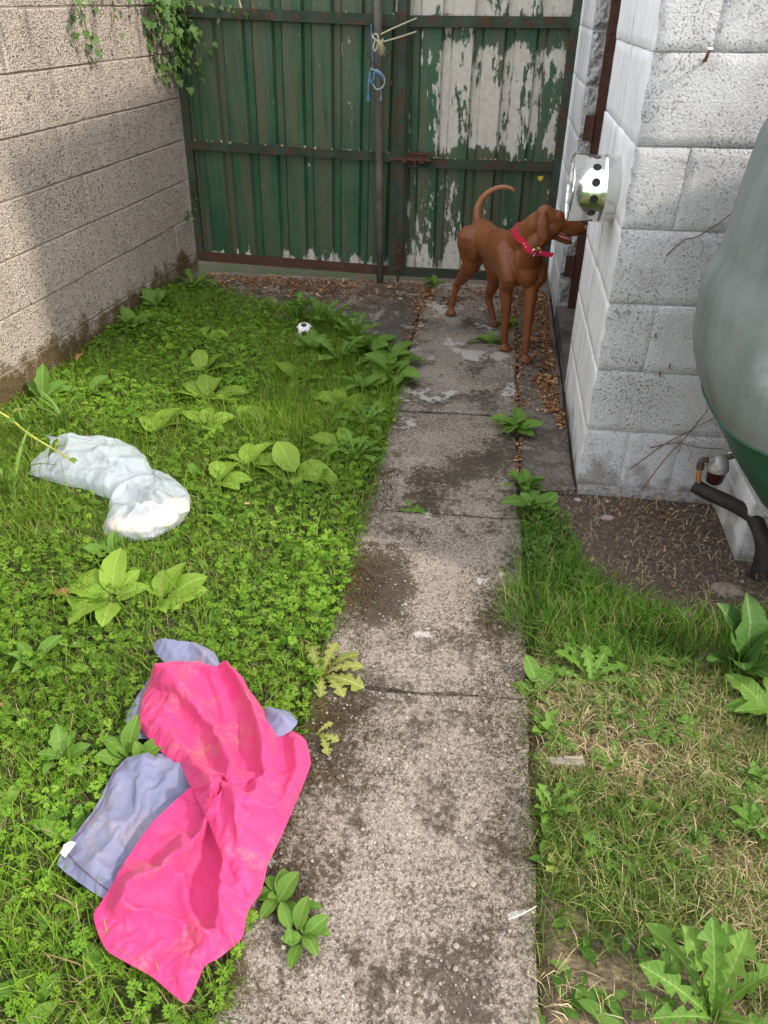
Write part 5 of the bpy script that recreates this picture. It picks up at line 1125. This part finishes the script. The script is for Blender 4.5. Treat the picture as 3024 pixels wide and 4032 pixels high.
# ------------------------------------------------------------------ steel flue terminal on the white wall
def build_flue():
    n = NT('stainless'); p = n.obj(); k = n.noise(n.map(p, (1, 1, 1)), 30, 4)
    M['stainless'] = n.fin((.70, .70, .68), n.rng(k, .35, .7, .13, .20), .5, 1.0)
    m_simple('flue_dark', (.02, .02, .02), .6)
    f = tag(empty('flue_terminal', (.379, 2.605, .974), (0, R(-90), 0)), 'polished steel flue terminal with a ring of holes on the white wall', 'flue')
    r = .099; L_ = .145; N = 13; mb = MB(); cyl = lambda a, th: (r*math.cos(th), r*math.sin(th), a)
    a0, a1, rh = .055, .098, .0128; ac = (a0+a1)/2
    cell = 2*math.pi/N
    for c in range(N):
        t0 = c*cell; tcn = t0+cell/2; outer = []; nper = 6
        for k_ in range(nper): outer.append((a0, t0+cell*k_/nper))
        for k_ in range(nper): outer.append((a0+(a1-a0)*k_/nper, t0+cell))
        for k_ in range(nper): outer.append((a1, t0+cell-cell*k_/nper))
        for k_ in range(nper): outer.append((a1-(a1-a0)*k_/nper, t0))
        inner = []
        for (a, th) in outer: d = math.atan2(a-ac, (th-tcn)*r); inner.append((ac+rh*math.sin(d), tcn+rh*math.cos(d)/r))
        m = len(outer); V = [cyl(*q) for q in outer]+[cyl(*q) for q in inner]+[((r-.006)*math.cos(th), (r-.006)*math.sin(th), a) for a, th in inner]
        mb.add(V, [(k_, (k_+1) % m, m+(k_+1) % m, m+k_) for k_ in range(m)]+[(m+k_, m+(k_+1) % m, 2*m+(k_+1) % m, 2*m+k_) for k_ in range(m)])
    mb.lathe([(r, -.01), (r, .036), (r+.0014, .040), (r+.0014, .044), (r, .049), (r, a0)], N*6); mb.lathe([(r, a1), (r, .136), (r+.003, .139), (r+.003, L_), (r-.003, L_+.001), (r-.004, .134), (r-.004, .10)], N*6)
    so_ = mb.build('sleeve', 'stainless', f, True); bm = bmesh.new(); bm.from_mesh(so_.data); bmesh.ops.remove_doubles(bm, verts=bm.verts[:], dist=.0004); bmesh.ops.recalc_face_normals(bm, faces=bm.faces[:]); bm.to_mesh(so_.data); bm.free()
    so_.modifiers.new('e', 'EDGE_SPLIT').split_angle = R(50)
    MB().lathe([(r-.02, 0), (r-.02, .120), (.0, .121)], 48).build('inner_pipe', 'stainless', f, True)
    MB().lathe([(r-.004, .10), (r-.006, .012), (r-.02, .012)], 48).build('liner', 'flue_dark', f, True)
build_flue()

# ------------------------------------------------------------------ green plastic oil tank, filter, hose and pier
def build_tank():
    n = NT('tank_weathered'); p = n.pos(); k = n.noise(n.map(p, (1, 1, .35)), 12, 5); s_ = n.noise(p, 90, 3, .6); v = n.noise(n.map(p, (3, 3, .5)), 5, 4)
    c = n.mix(n.rng(k, .3, .7), (.125, .150, .137), (.190, .212, .203)); c = n.mix(n.rng(v, .5, .7, 0, .35), c, (.20, .222, .22)); c = n.mix(n.math('MULTIPLY', n.rng(s_, .62, .68), n.rng(n.noise(p, 6, 3), .5, .6)), c, (.13, .14, .14))
    M['tank_grey'] = n.fin(c, .85, .12, 0, n.bump(n.math('ADD', n.math('MULTIPLY', n.noise(p, 220, 2), .1), n.noise(n.map(p, (1, 1, .4)), 9, 3)), .02, .35))
    n = NT('tank_green'); p = n.pos(); k = n.noise(p, 9, 5); M['tank_green'] = n.fin(n.mix(n.rng(k, .35, .7), (.012, .060, .032), (.026, .095, .055)), .4, .45)
    t = tag(empty('oil_tank', (1.2, 1.93, 0)), 'large weathered green plastic oil tank at the right edge', 'tank')
    zl = [.20, .26, .33, .40, .46, .50, .56, .62, .68, .73, .80, .86, .90, .94, 1.0, 1.08, 1.15, 1.22, 1.28, 1.34]
    xl = [.95, .87, .79, .735, .690, .664, .625, .592, .568, .556, .550, .548, .556, .574, .580, .586, .592, .600, .63, .72]
    zs = np.concatenate([np.linspace(.19, .555, 14), np.linspace(.565, 1.34, 44)]); xs = np.interp(zs, zl, xl)
    Xc, Yc = 1.20, 1.93; NA = 120; V = []; 
    for z, x in zip(zs, xs):
        a = Xc-x; b = .37*min(1.0, (a/.60))**.25
        for k in range(NA):
            th = 2*math.pi*k/NA; e = .66; cx_, sy_ = math.cos(th), math.sin(th)
            px = a*math.copysign(abs(cx_)**e, cx_); py = b*math.copysign(abs(sy_)**e, sy_)
            # dished panel moulded into the front
            q = 1-min(1.0, math.hypot((th-4.19)/.54, (z-.885)/.215)); d = .05*min(1, max(0, q)*12); l_ = math.hypot(px, py); px -= px/l_*d; py -= py/l_*d
            V.append((px, py, z))
    rows = len(zs); split = 14
    def part(r0, r1, name, mat, capb=False, capt=False):
        F = []
        for i in range(r0, r1):
            for k in range(NA): a = i*NA+k; b = i*NA+(k+1) % NA; F.append((a, b, b+NA, a+NA))
        if capb: F.append(tuple(range(r0*NA+NA-1, r0*NA-1, -1)))
        if capt: F.append(tuple(range(r1*NA, r1*NA+NA)))
        used = sorted({i for f in F for i in f}); mp_ = {u: i for i, u in enumerate(used)}
        return mobj(name, [V[u] for u in used], [tuple(mp_[i] for i in f) for f in F], mat, t, True)
    part(split, rows-1, 'body', 'tank_grey', False, True); part(0, split, 'underside', 'tank_green', True, False)
    # moulded rib along the parting line
    rib = MB(); ring = [Vector(V[split*NA+k])*1.0 for k in range(NA)]; rib.tube([Vector((q.x*1.003, q.y*1.003, q.z)) for q in ring]+[Vector((ring[0].x*1.003, ring[0].y*1.003, ring[0].z))], .004, 6); rib.build('parting_rib', 'tank_green', t, True)
build_tank()
def build_filter():
    m_simple('cast_alloy', (.33, .325, .31), .5, .4, nscale=60, bump=.5); m_simple('amber_bowl', (.035, .010, .006), .25, 0, .5); m_simple('copper', (.45, .20, .075), .5, .6); m_simple('dull_brass', (.075, .055, .042), .7, .3)
    f = tag(empty('fuel_filter', (.788, 2.2, .16)), 'fuel filter with a grey cast head and dark brown bowl under the tank', 'filter')
    MB().lathe([(0, .0), (.024, .002), (.027, .010), (.032, .050)], 24).build('bowl', 'amber_bowl', f, True)
    h = MB().lathe([(.034, .048), (.035, .056), (.030, .074), (.024, .092), (.012, .100), (0, .101)], 24).build('head', 'cast_alloy', f, True)
    MB().tube([(.0, 0, .088), (.06, .02, .10), (.14, .0, .16)], .010, 10).build('inlet', 'dull_brass', f, True)
    MB().box(-.036, -.020, -.016, .016, .056, .094).build('port', 'cast_alloy', f)
    MB().tube(smooth_path([(-.03, 0, .082), (-.050, 0, .082), (-.056, 0, .072), (-.056, 0, .048)], 4), .0095, 10).build('elbow', 'dull_brass', f, True)
    MB().tube([(-.0555, 0, .066), (-.0545, 0, .046)], .0125, 6).build('nut', 'dull_brass', f)
    p = tag(empty('copper_pipe', (.733, 2.2, .21)), 'short orange copper pipe dropping from the filter elbow into the hose', 'pipe'); MB().tube(smooth_path([(0, 0, 0), (.002, -.004, -.03), (.008, -.010, -.06), (.018, -.018, -.09)]), .0082, 10).build('pipe', 'copper', p, True)
    m_simple('black_hose', (.020, .017, .015), .7, 0, .3, 30, .5)
    hz = tag(empty('hose_sleeve', (.75, 2.2, .13)), 'thick black hose sleeve curving from the filter down into the soil', 'hose')
    P = smooth_path([(-.018, .0, .012), (.02, -.03, .005), (.085, -.095, .008), (.128, -.165, .008), (.148, -.235, -.03), (.155, -.255, -.09), (.156, -.26, -.17)], 8)
    mb = MB(); mb.tube(P, .0235, 16, False); mb.tube([q for q in P[:12]], .0195, 16, False); mb.build('hose', 'black_hose', hz, True)
    b = tag(empty('block_pier', (.858, 2.02, 0)), 'pale concrete block pier standing under the oil tank', 'pier')
    for i, (z0, z1) in enumerate([(-.03, .145), (.15, .20)]):
        o = mobj('block', None, None, data=bevel_box_mesh('block', .23, .33, z1-z0, 'white', .006, .003, 70+i), parent=b); o.location = (.115, .166, (z0+z1)/2)
    b2 = tag(empty('block_pier', (1.5, 1.75, 0)), 'block pier under the right hand side of the oil tank', 'pier')
    o = mobj('block', None, None, data=bevel_box_mesh('block', .23, .40, .24, 'white', .006, .003, 75), parent=b2); o.location = (.115, .17, .085)
build_filter()

# ------------------------------------------------------------------ the dog
def mat_dog():
    n = NT('russet_coat'); p = n.pos(); k = n.noise(p, 7, 4); f = n.noise(n.map(p, (1, 1, .35)), 160, 3, .6); z = n.sep(p)[2]
    c = n.mix(n.rng(k, .3, .7), (.110, .028, .0052), (.155, .046, .009))
    c = n.mix(n.rng(f, .35, .65, 0, .3), c, (.21, .070, .018))
    c = n.mix(n.math('MULTIPLY', n.rng(n.noise(p, 8, 3, .5), .46, .70), .30), c, (.27, .105, .034))
    c = n.mix(n.math('MULTIPLY', n.rng(n.noise(n.map(p, (1, 1, 1), loc=(2, 1, 0)), 6, 3), .48, .70), .25), c, (.060, .017, .005))
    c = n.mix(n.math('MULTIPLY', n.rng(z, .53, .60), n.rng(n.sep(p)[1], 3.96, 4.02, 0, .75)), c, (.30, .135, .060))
    n.fin(c, .48, .4, 0, n.bump(n.math('ADD', f, n.math('MULTIPLY', n.noise(n.map(p, (1, 1, .5)), 420, 2), .6)), .003, .45)); n.b.inputs['Sheen Weight'].default_value = .10; n.b.inputs['Sheen Roughness'].default_value = .4; n.b.inputs['Sheen Tint'].default_value = (.9, .6, .4, 1); M['coat'] = n.m
    m_simple('dog_nose', (.13, .055, .045), .35, 0, .5); m_simple('dog_tongue', (.50, .17, .17), .3, 0, .5, 40); m_simple('dog_eye', (.035, .014, .006), .12, 0, .6); m_simple('dog_claw', (.09, .05, .035), .5)
    m_simple('collar_red', (.52, .012, .055), .45, 0, .4, 60, .2); m_simple('collar_steel', (.6, .6, .58), .25, 1.0); m_simple('tag_yellow', (.45, .28, .05), .4); m_simple('dog_lip', (.075, .025, .016), .4)
mat_dog()
def build_dog():
    mb = MB()
    def ball(c, r, ax=None, seg=14):
        """ellipsoid: r = (along x, y, z) in the frame ax (3 column vectors)"""
        m = Matrix.Identity(3) if ax is None else Matrix(ax).transposed(); V = []; F = []
        for i in range(seg//2+1):
            a = math.pi*i/(seg//2)
            for k in range(seg):
                b = 2*math.pi*k/seg; q = Vector((math.sin(a)*math.cos(b)*r[0], math.sin(a)*math.sin(b)*r[1], math.cos(a)*r[2])); V.append(Vector(c)+m @ q)
        for i in range(seg//2):
            for k in range(seg): F.append((i*seg+k, i*seg+(k+1) % seg, (i+1)*seg+(k+1) % seg, (i+1)*seg+k))
        mb.add(V, F)
    def limb(pts, rad, seg=12, sm=5):
        P = smooth_path(pts, sm); n = len(P); k = len(pts)-1; rr = []
        for i in range(n):
            t = i/(n-1)*k; j = min(int(t), k-1); f = t-j; f = f*f*(3-2*f); rr.append(rad[j]*(1-f)+rad[j+1]*f)
        mb.tube(P, rr, seg); ball(P[0], (rr[0],)*3, None, 10); ball(P[-1], (rr[-1],)*3, None, 10)
    H = Vector((.44, -.898, 0)); Rt = Vector((-.898, -.44, 0)); U = Vector((0, 0, 1))      # heading, the dog's right, up
    ax = (Rt, H, U)
    # trunk along the spine: deep chest narrowing to the belly
    def bp(s, z, r=0.0): return Vector((.045, 3.80, 0))+H*s+Rt*r+U*z
    st = [(-.245, .452, .074, .075), (-.20, .458, .084, .085), (-.10, .456, .080, .084), (.0, .452, .084, .098), (.09, .446, .092, .118), (.17, .446, .096, .128), (.235, .456, .090, .122), (.285, .476, .068, .090)]
    st = np.array(st); sv = np.linspace(st[0, 0], st[-1, 0], 40); V = []; Fz = []; NR = 28
    def sm_(x, c_):
        k_ = np.exp(-((st[:, 0]-x)/.045)**2); return float((k_*st[:, c_]).sum()/k_.sum())
    for s in sv:
        for k in range(NR):
            a_ = 2*math.pi*k/NR; V.append(bp(s, sm_(s, 1)+math.sin(a_)*sm_(s, 3), math.cos(a_)*sm_(s, 2)*.90*(1.0 if math.sin(a_) > -.2 else 1.0-.16*(-math.sin(a_)))))
    for i in range(len(sv)-1):
        for k in range(NR): Fz.append((i*NR+k, i*NR+(k+1) % NR, (i+1)*NR+(k+1) % NR, (i+1)*NR+k))
    Fz.append(tuple(range(NR-1, -1, -1))); Fz.append(tuple(range((len(sv)-1)*NR, len(sv)*NR))); mb.add(V, Fz)
    ball(bp(sv[0], sm_(sv[0], 1)), (sm_(sv[0], 2), .055, sm_(sv[0], 3)), ax, 20); ball(bp(sv[-1], sm_(sv[-1], 1)), (sm_(sv[-1], 2), .040, sm_(sv[-1], 3)), ax, 20)
    ball(bp(.30, .425), (.052, .05, .072), ax)                       # breastbone
    ball(bp(.17, .560), (.045, .08, .035), ax); ball(bp(-.22, .515), (.060, .075, .030), ax)     # withers, croup
    # shoulders and upper arms
    ball(bp(.215, .445, .072), (.036, .060, .105), ax); ball(bp(.225, .450, -.064), (.036, .060, .105), ax)
    limb([bp(.19, .50, .075), bp(.265, .40, .078), (.086, 3.612, .335)], [.050, .044, .031]); limb([bp(.20, .50, -.066), bp(.285, .41, -.066), (.198, 3.54, .345)], [.046, .042, .031])
    # front legs
    limb([(.085, 3.618, .345), (.094, 3.612, .235), (.100, 3.622, .125), (.101, 3.626, .090), (.106, 3.632, .040)], [.038, .0275, .0185, .0205, .0175])
    limb([(.200, 3.545, .36), (.202, 3.520, .25), (.203, 3.505, .14), (.203, 3.502, .105), (.207, 3.498, .045)], [.038, .0275, .0190, .0210, .0178])
    # thighs, stifles, hocks, rear pasterns
    ball(bp(-.215, .425, .056), (.040, .074, .096), ax); ball(bp(-.195, .425, -.056), (.040, .074, .096), ax)
    limb([bp(-.23, .45, .060), (-.098, 4.000, .375), (-.100, 3.990, .315), (-.140, 4.055, .230), (-.170, 4.100, .178), (-.186, 4.105, .110), (-.198, 4.106, .045)], [.074, .069, .050, .033, .0220, .0178, .0180], 14)
    limb([bp(-.21, .44, -.060), (.010, 3.955, .375), (.032, 3.925, .300), (.022, 3.968, .215), (.006, 3.995, .152), (.022, 3.985, .095), (.040, 3.975, .045)], [.068, .062, .046, .032, .0225, .0182, .0180], 14)
    # paws: pad plus four toes each
    def paw(c, d, tip=0.0, s=1.0):
        d = Vector(d).normalized(); r = d.cross(U); c = Vector(c)
        ball(c+U*.020*s, (.023*s, .026*s, .019*s), (r, d, U))
        for k, (o, f) in enumerate([(-.024, .016), (-.008, .029), (.008, .029), (.024, .016)]):
            e = c+r*o*s+d*f*s; ball(e+U*(.0145-tip)*s, (.0098*s, .017*s, .0125*s), (r, d, U), 10)
    paws = [((.107, 3.634, 0), (.25, -1, 0)), ((.208, 3.495, 0), (.25, -1, 0)), ((.046, 3.968, 0), (.45, -1, 0)), ((-.200, 4.104, .004), (.1, -1, 0))]
    for c, d in paws: paw(c, d)
    # tail
    limb([bp(-.262, .49), (-.078, 4.045, .515), (-.086, 4.068, .575), (-.066, 4.072, .630), (-.022, 4.066, .672), (.030, 4.055, .692), (.075, 4.04, .690), (.092, 4.034, .676)], [.038, .0285, .0225, .0185, .0155, .0130, .0108, .0075])
    # neck, head
    limb([bp(.20, .515), (.150, 3.555, .580), (.185, 3.515, .635), (.215, 3.495, .668)], [.080, .064, .055, .052], 16); limb([bp(.29, .46), (.185, 3.48, .555), (.235, 3.465, .612)], [.054, .041, .034])
    F_ = Vector((.965, .07, -.255)).normalized(); S_ = Vector((-.07, .997, 0)).normalized(); T_ = F_.cross(S_); hax = (F_, S_, T_)
    if T_.z < 0: T_ = -T_; hax = (F_, S_, T_)
    hc = Vector((.236, 3.478, .680)); hp = lambda f, s, t: hc+F_*f+S_*s+T_*t
    ball(hp(0, 0, 0), (.060, .046, .047), hax, 16); ball(hp(-.018, 0, .013), (.044, .040, .041), hax); ball(hp(.038, 0, .020), (.034, .040, .026), hax)
    ball(hp(.028, -.022, -.026), (.045, .026, .034), hax); ball(hp(.028, .022, -.026), (.045, .026, .034), hax)      # cheeks
    limb([hp(.045, 0, .008), hp(.095, 0, .002), hp(.138, 0, -.002), hp(.157, 0, -.004)], [.037, .0305, .0275, .0235], 14)
    ball(hp(.105, -.013, -.020), (.052, .014, .021), hax); ball(hp(.105, .013, -.020), (.052, .014, .021), hax)          # flews
    limb([hp(.015, 0, -.050), hp(.070, 0, -.060), hp(.118, 0, -.068), hp(.134, 0, -.068)], [.030, .0190, .0145, .0110], 12)   # lower jaw
    # ear leather hanging on the near side, and the far one
    for sg in (-1, 1):
        a = hp(-.034, sg*.046, .022); b = hp(-.026, sg*.064, -.018); c = hp(-.008, sg*.069, -.064); dd = hp(-.004, sg*.067, -.094)
        ex = F_; es = (T_*-1+F_*.12).normalized(); en = ex.cross(es).normalized(); ex = es.cross(en)
        for i in range(13):
            t = i/12; q = a.lerp(b, t*3) if t < 1/3 else (b.lerp(c, t*3-1) if t < 2/3 else c.lerp(dd, t*3-2)); rx = float(np.interp(t, [0, .25, .6, .85, 1], [.017, .026, .030, .026, .016])); ball(q, (rx, .0065, .014), (ex, en, es), 14)
    # sheath
    ball(bp(-.115, .360), (.014, .03, .016), ax)
    d = tag(empty('dog', (.08, 3.8, 0)), 'russet brown short haired dog with a red collar standing by the doorway', 'dog')
    raw = mb.build('body', 'coat'); m1 = raw.modifiers.new('r', 'REMESH'); m1.mode = 'VOXEL'; m1.voxel_size = .0046; m1.use_smooth_shade = True
    m2 = raw.modifiers.new('s', 'SMOOTH'); m2.factor = .5; m2.iterations = 9
    dg = bpy.context.evaluated_depsgraph_get(); me = bpy.data.meshes.new_from_object(raw.evaluated_get(dg)); me.name = 'body'
    bpy.data.objects.remove(raw); me.polygons.foreach_set('use_smooth', [True]*len(me.polygons))
    if not me.materials: me.materials.append(M['coat'])
    body = bpy.data.objects.new('body', me); COL.objects.link(body); body.parent = d; body.location = (-.08, -3.8, 0)
    def part(name, mat, fn, par=body):
        nonlocal mb
        mb = MB(); fn(); return mb.build(name, mat, par, True)
    part('nose', 'dog_nose', lambda: (ball(hp(.174, 0, .006), (.0120, .0165, .0135), hax)))
    for sg in (-1, 1):
        part('eye', 'dog_eye', lambda: ball(hp(.055, sg*.0335, .017), (.0075, .0062, .0062), hax, 10))
    part('tongue', 'dog_tongue', lambda: limb([hp(.040, -.004, -.043), hp(.080, -.008, -.046), hp(.118, -.008, -.053)], [.014, .0155, .010]))
    part('lip', 'dog_lip', lambda: limb([hp(.036, -.022, -.040), hp(.075, -.022, -.043), hp(.115, -.018, -.040), hp(.15, -.010, -.026)], [.0032, .0034, .0034, .0028], 6))
    part('lip', 'dog_lip', lambda: limb([hp(.036, -.020, -.047), hp(.075, -.018, -.057), hp(.112, -.014, -.061), hp(.130, -.006, -.059)], [.003, .0032, .003, .0026], 6))
    for (c, dr) in paws:
        dv = Vector(dr).normalized(); r = dv.cross(U)
        for o, f in [(-.024, .032), (-.008, .046), (.008, .046), (.024, .032)]:
            e = Vector(c)+r*o+dv*f; part('claw', 'dog_claw', lambda: mb.tube([e+U*.012, e+dv*.007+U*.004], [.0034, .0012], 6))
    # collar round the neck
    cc = Vector((.174, 3.520, .577)); cn = Vector((.30, -.28, .80)).normalized(); e1 = cn.cross(Vector((0, 1, 0))).normalized(); e2 = cn.cross(e1)
    ra, rb = .0815, .0815
    from mathutils.bvhtree import BVHTree
    tree = BVHTree.FromPolygons([v.co.copy() for v in me.vertices], [tuple(p.vertices) for p in me.polygons])
    V = []; Fc = []; NS = 48; rad = []
    for k in range(NS):
        a = 2*math.pi*k/NS; dv = e1*math.cos(a)+e2*math.sin(a); hit = tree.ray_cast(cc, dv, .16); rad.append(hit[3] if hit[0] is not None else .08)
    rad = [min(r_, .105) for r_ in rad]
    for _ in range(3): rad = [(rad[k-1]+rad[k]*2+rad[(k+1) % NS])/4 for k in range(NS)]
    rad = [r_+.003 for r_ in rad]
    for k in range(NS):
        a = 2*math.pi*k/NS; dv = e1*math.cos(a)+e2*math.sin(a)
        for (rr, hh) in ((-.004, -.0125), (.0035, -.0125), (.0035, .0125), (-.004, .0125)): V.append(cc+dv*(rad[k]+rr)+cn*hh)
    for k in range(NS):
        for j in range(4): a = k*4+j; b = k*4+(j+1) % 4; c2 = ((k+1) % NS)*4; Fc.append((a, b, c2+(j+1) % 4, c2+j))
    col = mobj('collar', V, Fc, 'collar_red', body)
    def cpt(a, k=1.055, h=0):
        f = (a % (2*math.pi))/(2*math.pi)*NS; i = int(f) % NS; r_ = rad[i]*(1-f % 1)+rad[(i+1) % NS]*(f % 1)+.004+(k-1.055)*.08
        return cc+(e1*math.cos(a)+e2*math.sin(a))*r_+cn*h
    # the buckle sits low on the camera side, strap end sticking out beyond it
    cam_dir = (Vector((0, 0, 1.47))-cc).normalized(); best = min(range(360), key=lambda q: -(cpt(R(q))-cc).normalized().dot(cam_dir)); aq = R(best)
    sgn = 1 if cpt(aq+.5).x > cpt(aq-.5).x else -1
    for off in (-.30, -.05): part('stud', 'collar_steel', lambda: ball(cpt(aq+sgn*off, 1.05), (.0036,)*3, None, 8), col)
    mb = MB(); ab = aq+sgn*.42
    mb.tube([cpt(ab-.07, 1.06, .017), cpt(ab+.12, 1.06, .017), cpt(ab+.12, 1.06, -.017), cpt(ab-.07, 1.06, -.017), cpt(ab-.07, 1.06, .017)], .0024, 6); mb.build('buckle', 'collar_steel', col, True)
    mb = MB(); ak = aq+sgn*.80; mb.tube([cpt(ak, 1.06, .015), cpt(ak, 1.075, -.015)], .003, 6); mb.build('keeper', 'collar_steel', col, True)
    p0, p1 = cpt(aq+sgn*.85, 1.06), cpt(aq+sgn*.85, 1.06)+Vector((.055, -.010, -.004)); th = Vector((0, -.003, 0))
    mobj('strap_end', [p0-cn*.012, p1-cn*.012, p1+cn*.012, p0+cn*.012, p0-cn*.012+th, p1-cn*.012+th, p1+cn*.012+th, p0+cn*.012+th], [(0, 1, 2, 3), (7, 6, 5, 4), (0, 4, 5, 1), (1, 5, 6, 2), (2, 6, 7, 3), (3, 7, 4, 0)], 'collar_red', col)
    part('name_tag', 'tag_yellow', lambda: ball(cpt(aq+sgn*.62, 1.02, .024), (.012, .004, .008), (e1, cn.cross(e1), cn), 10), col)
    return d
build_dog()
